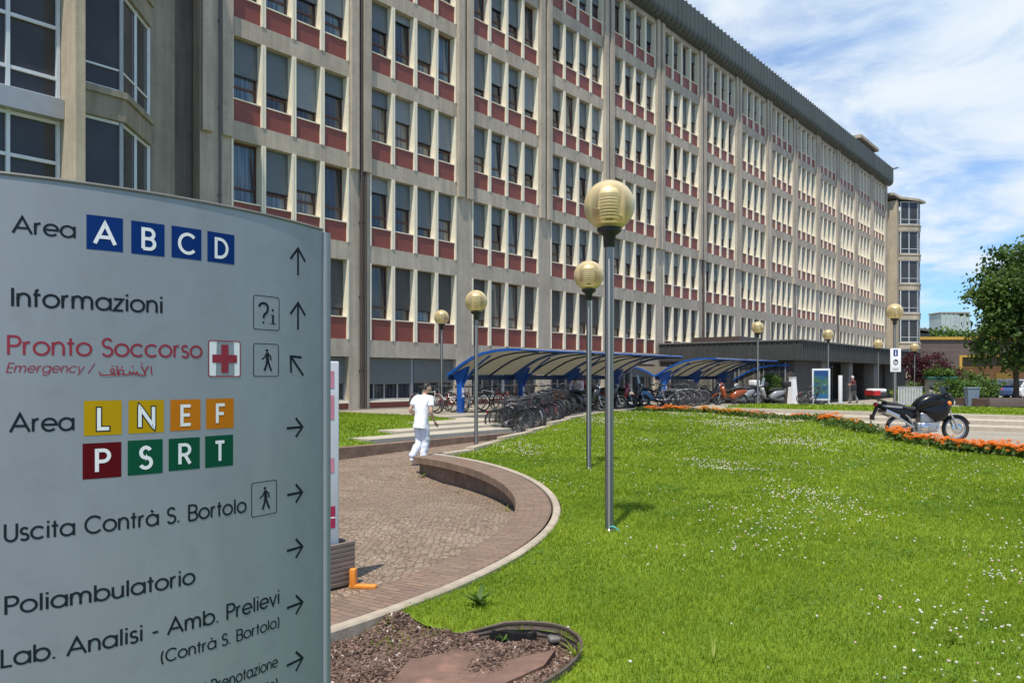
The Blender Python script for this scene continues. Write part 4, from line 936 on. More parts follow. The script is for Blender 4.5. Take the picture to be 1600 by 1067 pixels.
# ---- bay window wings at both ends (mirrored)
LEV = [1.6, 5.2, 8.8, 12.4, 16.0, 19.6, 23.2]
def wing(name, label, X, roof_, part_glazing):
    cw = 'concrete_shaded' if part_glazing else 'concrete_warm'
    # X maps a local distance d (0 = main block end, growing away from it) to local x; y negative = outwards
    w = thing(name, label, 'building wing', (*P(U0, V0), 0), ROT_U)
    def pp(pts): return [(X(d), y) for d, y in pts]
    A = [(1.85, -1.2), (3.35, -2.75), (4.45, -2.75), (4.45, -1.1)]
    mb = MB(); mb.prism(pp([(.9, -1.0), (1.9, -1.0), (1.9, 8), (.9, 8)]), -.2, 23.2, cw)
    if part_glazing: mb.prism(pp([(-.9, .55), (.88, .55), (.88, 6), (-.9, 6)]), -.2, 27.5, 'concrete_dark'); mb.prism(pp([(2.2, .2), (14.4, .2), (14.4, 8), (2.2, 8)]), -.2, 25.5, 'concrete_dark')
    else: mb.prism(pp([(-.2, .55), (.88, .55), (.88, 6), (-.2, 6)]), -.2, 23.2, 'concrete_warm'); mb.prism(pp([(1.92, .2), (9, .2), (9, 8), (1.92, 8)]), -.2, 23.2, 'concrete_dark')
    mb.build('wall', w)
    for z in LEV[:-1]:
        slab = [(1.78, -1.0), (1.78, -1.3), (3.28, -2.88), (4.465, -2.88), (4.465, -.0), (1.95, -.0)]
        mb = MB(); mb.prism(pp(slab), z, z + .62, cw); sl2 = [(1.72, -1.05), (1.72, -1.33), (3.25, -2.95), (4.47, -2.95), (4.47, -.0), (1.95, -.0)]; mb.prism(pp(sl2), z + .621, z + .80, cw); mb.build('balcony_slab', w)
    for z in LEV[:-1]:
        za, zb = z + .80, z + 3.6; mb = MB()
        P_ = [Vector((X(d), y, 0)) for d, y in A]
        def post(p, s=.11): mb.box(p.x - s / 2, p.x + s / 2, p.y - s / 2, p.y + s / 2, za + .001, zb - .001, 'white_metal')
        for a, b, n in ((P_[0], P_[1], 2), (P_[1], P_[2], 1), (P_[2], P_[3], 1)):
            for i in range(n + 1): post(a.lerp(b, i / n) if i not in (0,) or a is P_[0] else a + (b - a).normalized() * .0, .10 if i in (0, n) else .08)
            for zz, hh in ((za + .04, .08), (za + .62, .05), (zb - .05, .08)): mb.bar((*(a + (b - a).normalized() * .06).xy, zz), (*(b - (b - a).normalized() * .06).xy, zz), .06, hh, 'white_metal')
        f = mb.build('bay_window', w); mb = MB(); mid = (P_[0] + P_[2]) / 2 + Vector((0, .6, 0))
        for a, b in ((P_[0], P_[1]), (P_[1], P_[2]), (P_[2], P_[3])):
            d_ = (b - a).normalized(); nr = Vector((-d_.y, d_.x, 0)); nr = nr if nr.dot(mid - a) > 0 else -nr; a2 = a + nr * .02 + d_ * .05; b2 = b + nr * .02 - d_ * .05
            mb.bar((*a2.xy, (za + zb) / 2), (*b2.xy, (za + zb) / 2), .012, zb - za - .1, 'glass_wing')
        mb.build('pane', f)
    if part_glazing:      # glazed front further out, beside the lit pier
        mb = MB(); mb.prism(pp([(4.48, -3.25), (4.48, .19), (4.72, .19), (4.72, -3.25)]), -.2, 25.5, 'concrete_warm'); mb.build('pier', w)
        for z in LEV[:-1]:
            mb = MB(); a, b = X(14.3), X(4.73); mb.box(a, b, -2.55, -1.8, z - .22, z + .30, 'grey_metal'); mb.build('parapet', w)
            mb = MB(); 
            for t_ in np.linspace(0, 1, 9): xx = a + .05 + (b - a - .1) * t_; mb.box(xx - .045, xx + .045, -2.3, -2.2, z + .301, z + 3.379, 'white_metal')
            for zz in (z + .31, z + .85, z + 2.2, z + 3.28):
                for i in range(8): mb.box(a + .096 + (b - a - .1) * i * .125, a + .004 + (b - a - .1) * (i + 1) * .125, -2.285, -2.215, zz, zz + .09, 'white_metal')
            f = mb.build('glazing_frame', w); mb = MB(); mb.box(a, b - .01, -2.2, -2.19, z + .31, z + 3.37, 'glass_wing'); mb.build('pane', f)
            mb = MB(); mb.box(b - 1.5, b - 1.1, -2.0, -1.95, z + .4, z + 3.3, 'blind_pale'); mb.build('curtain', f)
    if roof_:
        mb = MB(); vs = [(.2, -.8, 23.9), (1.4, -1.3, 23.55), (3.1, -3.0, 23.32), (5.2, -3.3, 23.32), (5.2, .2, 23.32), (5.2, 6, 23.4), (.2, 6, 24.0)]
        lo = [(X(d), y, z - .10) for d, y, z in vs]; hi = [(X(d), y, z + .18) for d, y, z in vs]; n = len(vs)
        mb.add(lo + hi, [(i, (i + 1) % n, n + (i + 1) % n, n + i) for i in range(n)], 'concrete_warm'); mb.add(lo, [tuple(range(n))], 'soffit'); mb.add(hi, [tuple(range(n))], 'concrete'); mb.build('roof', w)
    return w
wing('bay_window_wing', 'shaded hospital wing with angled bay windows at the left end of the red panelled block', lambda d: X_L - .5 - d, False, True)
wing('bay_window_wing', 'far slim hospital wing with stacked glazed bays under a curved roof edge', lambda d: X_R + d, True, False)

# ================================================================== cycle shelters
def shelter(u0, v0, n, pitch, tail, label, rear=False, z=None):
    z = ztop(u0) if z is None else z
    t = thing('bike_shelter', label, 'bike shelter', (*P(u0, v0), z), ROT_U, 'blue cycle shelters in front of the hospital')
    fa = [(.42, 1.40), (.05, 1.60), (-.35, 1.82), (-.8, 2.02), (-1.3, 2.17), (-1.9, 2.26), (-2.5, 2.29), (-3.0, 2.27)]
    L = (n - 1) * pitch
    def arcframe(x, main, mbx):
        m = 'blue_steel' if main else 'blue_steel_dark'
        w, h = (.09, .13) if main else (.05, .07)
        pts = [(x, y, zz - (0 if main else .06)) for y, zz in fa]
        for a, b in zip(pts, pts[1:]): mbx.bar(a, b, w, h, m, up=(1, 0, 0))
    for i in range(n):
        x = i * pitch; mb = MB()
        mb.bbox(x - .09, x + .09, -.12, .12, -.05, 1.02, 'blue_steel', .012)
        mb.extrude([(-.12, 1.0), (.12, 1.0), (.17, 1.2), (.34, 1.42), (.10, 1.55), (-.40, 1.72), (-.30, 1.45), (-.16, 1.2)], x - .08, x + .08, 'blue_steel')
        po = mb.build('post', t)
        mb = MB(); mb.box(x - .06, x + .06, -.126, -.1205, .74, .93, 'paper_white'); mb.box(x - .05, x + .055, -.126, -.1205, .58, .69, 'paper_white'); mb.build('notice', po)
        mb = MB(); q = [(x, -.12, 1.02), (x, -.30, 1.28), (x, -.62, 1.58), (x, -1.05, 1.88), (x, -1.45, 2.10)]
        for a, b in zip(q, q[1:]): mb.bar(a, b, .05, .06, 'blue_steel', up=(1, 0, 0))
        if rear:
            mb.build('brace', t); mb = MB()
            q = [(x, .12, 1.02), (x, .35, 1.22), (x, .75, 1.52), (x, 1.3, 1.80)]
            for a, b in zip(q, q[1:]): mb.bar(a, b, .05, .06, 'blue_steel', up=(1, 0, 0))
        if mb.v: mb.build('brace', t)
    xs = [-.22] + [i * pitch for i in range(1, n)] + [L + tail]
    for x in xs:
        mb = MB(); arcframe(x, True, mb); mb.build('roof_rib', t)
    x = -.22
    k_ = 0
    while x < L + tail - .9:
        x += pitch / 3; k_ += 1
        if k_ % 3 == 0: continue
        mb = MB(); arcframe(x - .15, False, mb); mb.build('purlin', t)
    mb = MB(); vs = []; n_ = len(fa)
    for x in (-.18, L + tail - .04):
        for y, zz in fa: vs.append((x, y, zz + .03))
        for y, zz in fa: vs.append((x, y, zz + .045))
    fs = []
    for j in range(n_ - 1): fs += [(j, j + 1, 2 * n_ + j + 1, 2 * n_ + j), (n_ + j, n_ + j + 1, 3 * n_ + j + 1, 3 * n_ + j)]
    mb.add(vs, fs, 'polycarbonate', True)
    if rear:
        fb = [(.44, 1.42), (.8, 1.62), (1.3, 1.82), (1.9, 1.96)]
        vs = [(x, y, zz) for x in (-.2, L + tail - .04) for y, zz in fb]; mb.add(vs, [(j, j + 1, 5 + j, 4 + j) for j in range(3)], 'polycarbonate', True)
        mb2 = MB()
        for x in xs:
            for (a, b) in zip(fb, fb[1:]): mb2.bar((x, a[0], a[1] - .02), (x, b[0], b[1] - .02), .07, .10, 'blue_steel', up=(1, 0, 0))
        mb2.build('rear_rib', t)
    mb.build('roof_sheet', t, recalc=False)
    mb = MB(); mb.box(-.2, L + tail, .36, .46, 1.22, 1.40, 'blue_steel_dark'); mb.build('gutter_beam', t)
    mb = MB(); mb.tube([(-.25, -3.0, 2.27), (L + tail, -3.0, 2.27)], .035, 'blue_steel', 8); mb.build('front_rail', t)
    mb = MB(); mb.bar((-.3, .1, .55), (L + tail, .1, .55), .04, .04, 'galv'); mb.build('rack_rail', t)
    return t
shelter(21.25, -19.85, 4, 3.62, 1.0, 'nearest blue cycle shelter with arched roof at the top of the stone steps')
shelter(36.95, -19.85, 3, 3.6, .9, 'middle blue cycle shelter with a V shaped double roof', True)
shelter(45.9, -19.4, 3, 3.5, .9, 'farthest blue cycle shelter beside the dark entrance pavilion')

# ================================================================== entrance pavilion
PU, PV = 45.45, -15.6; PL, PD = 30.5, 9.2; PZ = ztop(PU)
pav = thing('entrance_pavilion', 'low dark grey entrance pavilion with a ribbed metal fascia in front of the hospital', 'pavilion', (*P(PU, PV), 0), ROT_U)
mat('pav_metal', (.058, .060, .055), .5, var=.10, scale=1.5, var2=.1, spec=.4); mat('pav_stone', (.20, .19, .175), .8, var=.12, scale=4); mat('pav_dark', (.06, .052, .046), .7, var=.2, scale=2)
mb = MB(); mb.box(.03, PL - .03, .03, PD, 2.74, 3.86, 'pav_metal'); mb.box(-.05, PL + .05, -.05, PD, 3.861, 3.94, 'pipe_grey'); fas = mb.build('fascia', pav)
mb = MB()
for i in range(int(PL / .36)): mb.box(.05 + i * .36, .12 + i * .36, -.012, .029, 2.73, 3.86, 'pav_metal')
for i in range(int(PD / .36)): mb.box(-.012, .029, .05 + i * .36, .12 + i * .36, 2.73, 3.86, 'pav_metal')
mb.build('fascia_rib', fas)['kind'] = 'stuff'
mb = MB(); mb.box(.3, PL - .3, 2.9, PD - .02, -.2, 2.735, 'pav_dark'); mb.box(.3, 4.6, .5, 2.89, -.2, 2.735, 'pav_dark'); mb.box(16.5, PL - .3, 1.2, 2.89, -.2, 2.735, 'pav_dark'); mb.build('wall', pav)
for x0 in (4.75, 10.4, 16.6, 22.5): 
    mb = MB(); mb.bbox(x0, x0 + .9, .35, .9, -.2, 2.735, 'pav_stone', .015); mb.build('column', pav)
mb = MB(); mb.box(8.3, 9.6, 2.2, 2.85, -.2, 2.735, 'pav_stone'); mb.build('column', pav)
for i in range(7):
    x0 = 5.7 + i * 1.28
    mb = MB(); 
    for a, b, c, d in ((x0, x0 + .07, .03, 2.7), (x0 + 1.19, x0 + 1.26, .03, 2.7)): mb.box(a, b, 2.72, 2.80, c, d, 'grey_metal')
    mb.box(x0 + .07, x0 + 1.19, 2.73, 2.79, 2.2, 2.28, 'grey_metal'); d_ = mb.build('glass_door', pav)
    mb = MB(); mb.box(x0 + .07, x0 + 1.19, 2.81, 2.82, .05, 2.68, 'glass_dark'); mb.build('pane', d_)
for i in range(5):
    y0 = 1.0 + i * 1.55; mb = MB(); mb.box(.24, .295, y0, y0 + .06, .9, 2.6, 'grey_metal'); mb.box(.24, .295, y0 + 1.3, y0 + 1.36, .9, 2.6, 'grey_metal'); mb.box(.24, .261, y0 + .06, y0 + 1.3, .9, .95, 'grey_metal'); w = mb.build('side_window', pav)
    mb = MB(); mb.box(.262, .29, y0 + .06, y0 + 1.3, .95, 2.6, 'glass_curtain' if i % 2 else 'glass_dark'); mb.build('pane', w)
mb = MB(); mb.box(3.5, 7.2, 5.2, 8.6, 3.945, 4.42, 'pipe_brown'); mb.build('roof_hut', pav)

# ================================================================== lamps
def lamp_mesh():
    pz = 3.36
    mb = MB(); mb.tube([(0, 0, -.15), (0, 0, pz)], .049, 'stainless', 16); mb.lathe([(.075, -.05), (.075, .015), (.056, .03)], 'stainless', 16); pole = mb.mesh('pole'); mb.recalc(pole)
    mb = MB(); mb.lathe([(.055, pz - .15), (.066, pz - .14), (.072, pz - .02), (.10, pz + .0), (.135, pz + .03), (.14, pz + .06), (.05, pz + .062)], 'black_plastic', 24); col = mb.mesh('collar'); mb.recalc(col)
    R = .287; zc = pz + .035 + R
    mb = MB(); pr = []
    for a in range(-62, 91, 6): pr.append((R * math.cos(R_(a)) if a < 90 else 0.0, zc + R * math.sin(R_(a))))
    mb.lathe(pr, 'globe_shell', 40); gl = mb.mesh('globe'); mb.recalc(gl)
    mb = MB()                      # stack of louvre rings round the bulb
    for i in range(8):
        z = zc - .150 + i * .036; mb.lathe([(.045, z + .004), (.105, z), (.115, z + .003), (.115, z + .012), (.10, z + .016), (.045, z + .016)], 'louvre_white', 28)
    mb.lathe([(.10, zc - .215), (.16, zc - .225), (.17, zc - .215), (.10, zc - .19)], 'louvre_white', 28)
    mb.lathe([(.04, zc - .24), (.04, zc + .10)], 'globe_core', 16); mb.lathe([(.0, zc + .21), (.09, zc + .19), (.125, zc + .125), (.12, zc + .12), (.0, zc + .16)], 'louvre_white', 24)
    lv = mb.mesh('louvre'); mb.recalc(lv)
    return pole, col, gl, lv
LM = lamp_mesh()
def lamp(x, y, z, label):
    t = thing('street_lamp', label, 'lamp post', (x, y, z), rnd.uniform(0, 6), 'globe lamps on steel poles')
    for nm, me in zip(('pole', 'collar', 'globe'), LM[:3]): o = link(bpy.data.objects.new(nm, me), t)
    link(bpy.data.objects.new('louvre', LM[3]), o); return t
def atH(px, py, h, z): # where a globe centre h above ground z is seen at px, py
    y = (z + h - CZ) * F / (HZ - py); return ((px - 800) * y / F, y)
HC = 3.36 + .035 + .287
for px, py, z, lb in ((952, 323, 0, 'nearest and largest globe lamp with its steel pole standing on the open lawn'), (920, 431, 0, 'second globe lamp on the lawn just left of the nearest lamp pole'), (744, 471, 0, 'globe lamp beside the paved path end of the lawn in front of the steps'), (690, 496, .36, 'globe lamp on the grass slope behind the walking man'),
                      (1184, 512, .42, 'globe lamp in front of the silver scooter and middle shelter'), (1294, 523, .36, 'globe lamp beside the blue poster case'), (1398, 487, .43, 'globe lamp carrying the white information sign behind the motorcycle'), (1372, 538, .12, 'globe lamp before the glass doors of the dark pavilion'), (1429, 543, .10, 'smallest globe lamp by the red leaved tree')):
    x, y = atH(px, py, HC, z)
    if px == 952: z = zlawn(x, y)
    l_ = lamp(x, y, z, lb)
    if px == 952:
        mb = MB(); mb.tube([(0, -.0, .05), (.04, -.02, .06), (.07, -.03, .04), (.10, -.03, .01)], .011, 'teal_plastic', 6); o = mb.build('hose_end'); o.location = (x, y - .055, z); tag(o, 'short teal plastic hose end at the foot of the nearest lamp', 'hose')
    if px == 1398: LX, LY, LZ = x, y, z
# information sign clamped on that pole
sg = thing('info_sign', 'white information sign with blue letter and clock mark on a lamp pole', 'sign', (LX, LY - .06, LZ), R_(-14))
sc_ = LY / F
mb = MB(); zt = CZ + (HZ - 563) * sc_; zb = CZ + (HZ - 599.5) * sc_; w = 7.6 * sc_; mb.bbox(-w, w, -.02, .005, zb, zt, 'paper_white', .006); mb.build('panel', sg)
mb = MB(); h = zt - zb; mb.box(-w * .42, w * .42, -.023, -.0205, zt - .33 * h, zt - .05 * h, 'tile_blue'); mb.box(-w * .10, w * .10, -.026, -.0232, zt - .29 * h, zt - .15 * h, 'paper_white'); mb.box(-w * .10, w * .10, -.026, -.0232, zt - .13 * h, zt - .09 * h, 'paper_white'); mb.build('letter', sg)
mb = MB(); cz_ = zb + .42 * h; mb.tube([(w * .38 * math.cos(a), -.024, cz_ + w * .5 * math.sin(a)) for a in np.linspace(0, 2 * PI, 21)[:-1]], .014, 'sign_dark', 6, closed=True); mb.bar((0, -.023, cz_ - .03), (0, -.023, cz_ + .075), .02, .004, 'sign_dark', up=(0, 1, 0)); mb.bar((.0, -.023, cz_ + .075), (.04, -.023, cz_ + .02), .02, .004, 'sign_dark', up=(0, 1, 0))
mb.box(-w * .6, w * .6, -.023, -.0205, zb + .13 * h, zb + .145 * h, 'sign_dark'); mb.box(-w * .5, w * .5, -.023, -.0205, zb + .08 * h, zb + .095 * h, 'sign_dark'); mb.build('clock_mark', sg)
# ================================================================== cycles
WR = .335
def wheel_parts(r=WR, tr=.019, spokes=28, rim='rim_steel', hubw=.05, tyre='rubber', rimw=.012):
    a = MB(); a.tube([(r * math.cos(t), 0, r * math.sin(t)) for t in np.linspace(0, 2 * PI, 33)[:-1]], tr, tyre, 6, closed=True)
    b = MB(); rr = r - tr - rimw * .6; b.tube([(rr * math.cos(t), 0, rr * math.sin(t)) for t in np.linspace(0, 2 * PI, 33)[:-1]], rimw, rim, 5, closed=True)
    b.lathe([(.018, -hubw), (.018, hubw)], rim, 8, axis='y')
    for i in range(spokes):
        t = 2 * PI * i / spokes; s_ = (1 if i % 2 else -1) * hubw * .8; b.tube([(.017 * math.cos(t + .9 * s_ / hubw), s_, .017 * math.sin(t + .9 * s_ / hubw)), (rr * math.cos(t), 0, rr * math.sin(t))], .0022 if spokes > 12 else .014, rim, 3, cap=False)
    A = a.mesh('wheel'); a.recalc(A); B = b.mesh('rim'); b.recalc(B); return A, B
WA, WB_ = wheel_parts()
def paint(name, c, rough=.3, metal=0.0): return mat(name, c, rough, metal, var=.08, scale=6, coat=.5)
for nm, c in (('cy_black', (.014, .014, .016)), ('cy_red', (.20, .018, .022)), ('cy_silver', (.28, .285, .30)), ('cy_blue', (.03, .07, .18)), ('cy_white', (.50, .50, .48)), ('cy_brown', (.09, .045, .03)),
              ('sc_orange', (.27, .055, .010)), ('sc_silver', (.24, .245, .255)), ('sc_white', (.72, .72, .72)), ('sc_red', (.26, .014, .026)), ('sc_blue', (.05, .16, .30)), ('sc_dark', (.03, .032, .036))): paint(nm, c)
mat('amber', (.85, .20, .02), .2, var=.05); mat('lamp_red', (.5, .015, .015), .2, var=.05); mat('clear_lens', (.70, .74, .78), .08, var=.03); mat('saddle_brown', (.10, .05, .03), .6)
k_ = NB('screen_tint'); k_.set((.25, .33, .38), .08, spec=.8)
def bicycle(label, colour='cy_black', basket=False, dropbar=False, loc=(0, 0, 0), rz=0, group=None, lean=0.0):
    t = thing('bicycle', label, 'bicycle', loc, rz, group); t.rotation_euler = (lean, 0, rz)
    for x in (-.53, .53):
        w = link(bpy.data.objects.new('wheel', WA), t); w.location = (x, 0, WR + .015); link(bpy.data.objects.new('rim', WB_), w)
    bb = (-.10, 0, .28); st = (-.23, 0, .80); hd = (.36, 0, .84); hl = (.40, 0, .66); re = (-.53, 0, .35); fr_ = (.53, 0, .35)
    mb = MB(); c = colour
    mb.tube([bb, st], .016, c, 6); mb.tube([hd, hl], .02, c, 6)
    if dropbar: mb.tube([(-.21, 0, .74), (.365, 0, .80)], .015, c, 6); mb.tube([bb, hl], .017, c, 6)
    else: mb.tube([(-.17, 0, .54), (.10, 0, .55), (.39, 0, .72)], .017, c, 6); mb.tube([bb, (.12, 0, .38), (.40, 0, .64)], .018, c, 6)
    for s_ in (-1, 1):
        mb.tube([(bb[0], s_ * .03, bb[2]), (re[0], s_ * .055, re[2])], .010, c, 5); mb.tube([(st[0] + .01, s_ * .02, .72), (re[0], s_ * .055, re[2])], .009, c, 5)
    mb.build('frame', t)
    mb = MB()
    for s_ in (-1, 1): mb.tube([(.40, s_ * .035, .66), (.44, s_ * .055, .52), (.53, s_ * .05, .35)], .011, c, 5)
    mb.build('fork', t)
    mb = MB(); mb.tube([(.355, 0, .82), (.33, 0, .98)], .013, 'rim_steel', 6)
    if dropbar: pts = [(.30, -.28, .98), (.38, -.05, 1.0), (.38, .05, 1.0), (.30, .28, .98)]
    else: pts = [(.12, -.29, 1.02), (.24, -.25, 1.03), (.36, -.06, 1.0), (.36, .06, 1.0), (.24, .25, 1.03), (.12, .29, 1.02)]
    mb.tube(pts, .011, 'rim_steel', 6)
    for s_ in (-1, 1): mb.tube([pts[0 if s_ < 0 else -1], (pts[0][0] - .10, s_ * abs(pts[0][1]) + .0, pts[0][2] - .01)], .017, 'rubber', 6)
    mb.build('handlebar', t)
    mb = MB(); vs = []
    for i, (x, w, z) in enumerate(((-.37, .07, .94), (-.34, .10, .96), (-.24, .085, .95), (-.12, .03, .945), (-.06, .018, .935))):
        for a in range(8): q = 2 * PI * a / 8; vs.append((x, w * math.cos(q), z + .035 * math.sin(q) * (1 if math.sin(q) > 0 else .9)))
    mb.add(vs, [(i * 8 + a, i * 8 + (a + 1) % 8, (i + 1) * 8 + (a + 1) % 8, (i + 1) * 8 + a) for i in range(4) for a in range(8)] + [tuple(range(8)), tuple(range(32, 40))], 'dark_fabric', True); mb.tube([st, (-.26, 0, .93)], .012, 'rim_steel', 6); mb.build('saddle', t)
    mb = MB(); mb.lathe([(.0, -.045), (.09, -.045), (.09, -.035), (.0, -.035)], 'rim_steel', 16, c=bb, axis='y')
    mb.bar((bb[0], -.06, bb[2]), (bb[0] + .10, -.06, bb[2] - .13), .02, .02, 'rim_steel'); mb.bar((bb[0], .06, bb[2]), (bb[0] - .10, .06, bb[2] + .13), .02, .02, 'rim_steel')
    mb.box(bb[0] + .05, bb[0] + .15, -.15, -.065, bb[2] - .15, bb[2] - .12, 'rubber'); mb.box(bb[0] - .15, bb[0] - .05, .065, .15, bb[2] + .12, bb[2] + .15, 'rubber'); mb.build('crank', t)
    for x, a0, a1 in ((-.53, 20, 190), (.53, 25, 165)):
        mb = MB(); r = WR + .03; vs = []
        for i in range(11):
            a = R_(a0 + (a1 - a0) * i / 10)
            for y, dr in ((-.028, -.012), (0, 0), (.028, -.012)): vs.append((x + (r + dr) * math.cos(a), y, WR + .015 + (r + dr) * math.sin(a)))
        mb.add(vs, [(i * 3 + j, i * 3 + j + 1, i * 3 + j + 4, i * 3 + j + 3) for i in range(10) for j in range(2)], c if colour != 'cy_brown' else 'rim_steel', True); mb.build('mudguard', t)
    mb = MB(); 
    for y in (-.06, .06): mb.tube([(-.30, y, .72), (-.78, y, .74)], .006, 'rim_steel', 5); mb.tube([(-.53, y, .36), (-.66, y, .73)], .005, 'rim_steel', 5)
    for x in (-.40, -.55, -.70): mb.tube([(x, -.06, .73), (x, .06, .73)], .005, 'rim_steel', 5)
    mb.box(-.80, -.785, -.035, .035, .60, .66, 'lamp_red'); mb.build('luggage_rack', t)
    mb = MB(); mb.sphere((.47, 0, .86), .045, 'black_plastic', 10); mb.build('headlight', t)
    if basket:
        mb = MB(); x0, x1, y0, y1, z0, z1 = .44, .74, -.18, .18, .74, .98
        for i in range(8):
            z = z0 + (z1 - z0) * i / 7; e = .03 * (1 - i / 7)
            mb.tube([(x0 + e, y0 + e, z), (x1 - e, y0 + e, z), (x1 - e, y1 - e, z), (x0 + e, y1 - e, z)], .005, 'rim_steel' if basket == 1 else 'saddle_brown', 4, closed=True)
        for i in range(9):
            y = y0 + (y1 - y0) * i / 8
            for x in (x0, x1): mb.tube([(x, y, z0), (x, y, z1)], .003, 'rim_steel' if basket == 1 else 'saddle_brown', 3)
        for i in range(1, 7):
            x = x0 + (x1 - x0) * i / 7
            for y in (y0, y1): mb.tube([(x, y, z0), (x, y, z1)], .003, 'rim_steel' if basket == 1 else 'saddle_brown', 3)
        mb.build('basket', t)
    return t
gr1 = 'bicycles parked in the packed row along the lawn kerb'; gr2 = 'bicycles in the rack under the nearest shelter'; gr3 = 'bicycles by the middle shelter behind the flowers'
AV = ROT_U - PI / 2           # rotation whose local x points along +v
far_home = P(20, -30)
protos = {
 'black': bicycle('black city bicycle standing nearest of the packed row by the stone steps', 'cy_black', False, group=gr1),
 'basket': bicycle('black bicycle with a wire front basket in the packed row by the lawn', 'cy_black', 1, group=gr1),
 'red': bicycle('dark red bicycle in the rack under the nearest blue shelter', 'cy_red', False, group=gr2),
 'silver': bicycle('silver bicycle among the black ones in the row along the lawn kerb', 'cy_silver', False, True, group=gr1),
 'white': bicycle('white framed bicycle leaning by the first blue shelter post', 'cy_white', False, True, group=gr2),
 'brown': bicycle('brown bicycle with bright mudguards in the rack under the nearest shelter', 'cy_brown', 2, group=gr2)}
used = set()
def put(kind, u, v, rz, label, group, lean=.0, z=None):
    x, y = P(u, v); z = zramp(x, y) if z is None else z
    if kind not in used: o = protos[kind]; used.add(kind); o.location = (x, y, z); o['label'] = label; o['group'] = group
    else: o = dup(protos[kind], (x, y, z), rz, label, group)
    o.rotation_euler = (lean, 0, rz); return o
rb = random.Random(11)
L1 = {'black': 'black city bicycle in the packed row along the lawn kerb', 'basket': 'black bicycle with wire front basket in the packed row along the lawn kerb', 'silver': 'silver bicycle among the black ones along the lawn kerb', 'red': 'dark red bicycle squeezed into the row along the lawn kerb', 'brown': 'brown bicycle with basket squeezed into the row along the lawn kerb'}
seq = ['black', 'basket', 'black', 'black', 'silver', 'black', 'basket', 'black', 'red', 'black', 'black', 'brown', 'black', 'basket', 'black', 'black', 'black']
for i, kd in enumerate(seq):
    u = 18.35 + i * .40 + rb.uniform(-.05, .05); v = -15.15 - .17 * i * .95 + rb.uniform(-.12, .12)
    lab = 'nearest black bicycle at the lower end of the packed row by the steps' if i == 0 else L1[kd]
    put(kd, u, v, AV + rb.uniform(-.14, .14) + (PI if rb.random() < .2 and i else 0), lab, gr1, rb.uniform(-.10, .10))
L2 = {'black': 'black bicycle in the rack under the nearest blue shelter', 'red': 'dark red bicycle in the rack under the nearest blue shelter', 'white': 'white framed bicycle in the rack under the nearest blue shelter', 'brown': 'brown bicycle with basket in the rack under the nearest shelter', 'basket': 'black bicycle with wire basket in the rack under the nearest shelter', 'silver': 'silver bicycle in the rack under the nearest blue shelter'}
for i, kd in enumerate(['white', 'red', 'white', 'black', 'silver', 'red', 'black', 'brown', 'basket', 'black', 'red', 'black', 'black', 'silver']):
    u = 20.3 + i * .88 + rb.uniform(-.15, .15)
    put(kd, u, -20.75 + rb.uniform(-.1, .1), AV + rb.uniform(-.2, .2) + (PI if i % 3 else 0), 'white bicycle leaning left of the first blue shelter post' if i == 0 else L2[kd], gr2, rb.uniform(-.12, .12), ztop(u) + .0)
L3 = {'black': 'black bicycle in the cluster behind the orange flowers', 'silver': 'silver bicycle in the cluster behind the orange flowers', 'white': 'white bicycle in the cluster behind the orange flowers', 'red': 'dark red bicycle in the cluster behind the orange flowers', 'basket': 'black bicycle with wire basket in the cluster behind the orange flowers', 'brown': 'brown bicycle with basket in the cluster behind the orange flowers'}
for i, kd in enumerate(['silver', 'black', 'black', 'white', 'basket', 'black', 'silver', 'red', 'black']):
    u = 31.3 + i * .42; put(kd, u, -16.5 - .05 * i + rb.uniform(-.2, .2), AV + .5 + rb.uniform(-.3, .3), L3[kd], gr3, rb.uniform(-.2, .2), .42)
L4 = {'black': 'black bicycle parked in front of the blue poster case', 'silver': 'silver bicycle parked in front of the blue poster case', 'white': 'white bicycle parked in front of the blue poster case'}
for i, kd in enumerate(['black', 'silver', 'white', 'black']):
    u = 43.2 + i * .8; put(kd, u, -14.3 - .3 * i + rb.uniform(-.1, .1), AV + .8 + rb.uniform(-.4, .4), L4[kd], 'bicycles parked by the poster case', rb.uniform(-.15, .15), ztop(u))
for i, kd in enumerate(['black', 'red', 'black', 'basket', 'black', 'silver', 'black']):
    u = 37.4 + i * 1.05; put(kd, u, -20.6, AV + rb.uniform(-.2, .2), {'black': 'black bicycle in the rack under the middle blue shelter', 'red': 'dark red bicycle in the rack under the middle blue shelter', 'basket': 'black bicycle with basket in the rack under the middle blue shelter', 'silver': 'silver bicycle in the rack under the middle blue shelter'}[kd], 'bicycles under the middle shelter', 0.0, ztop(u))

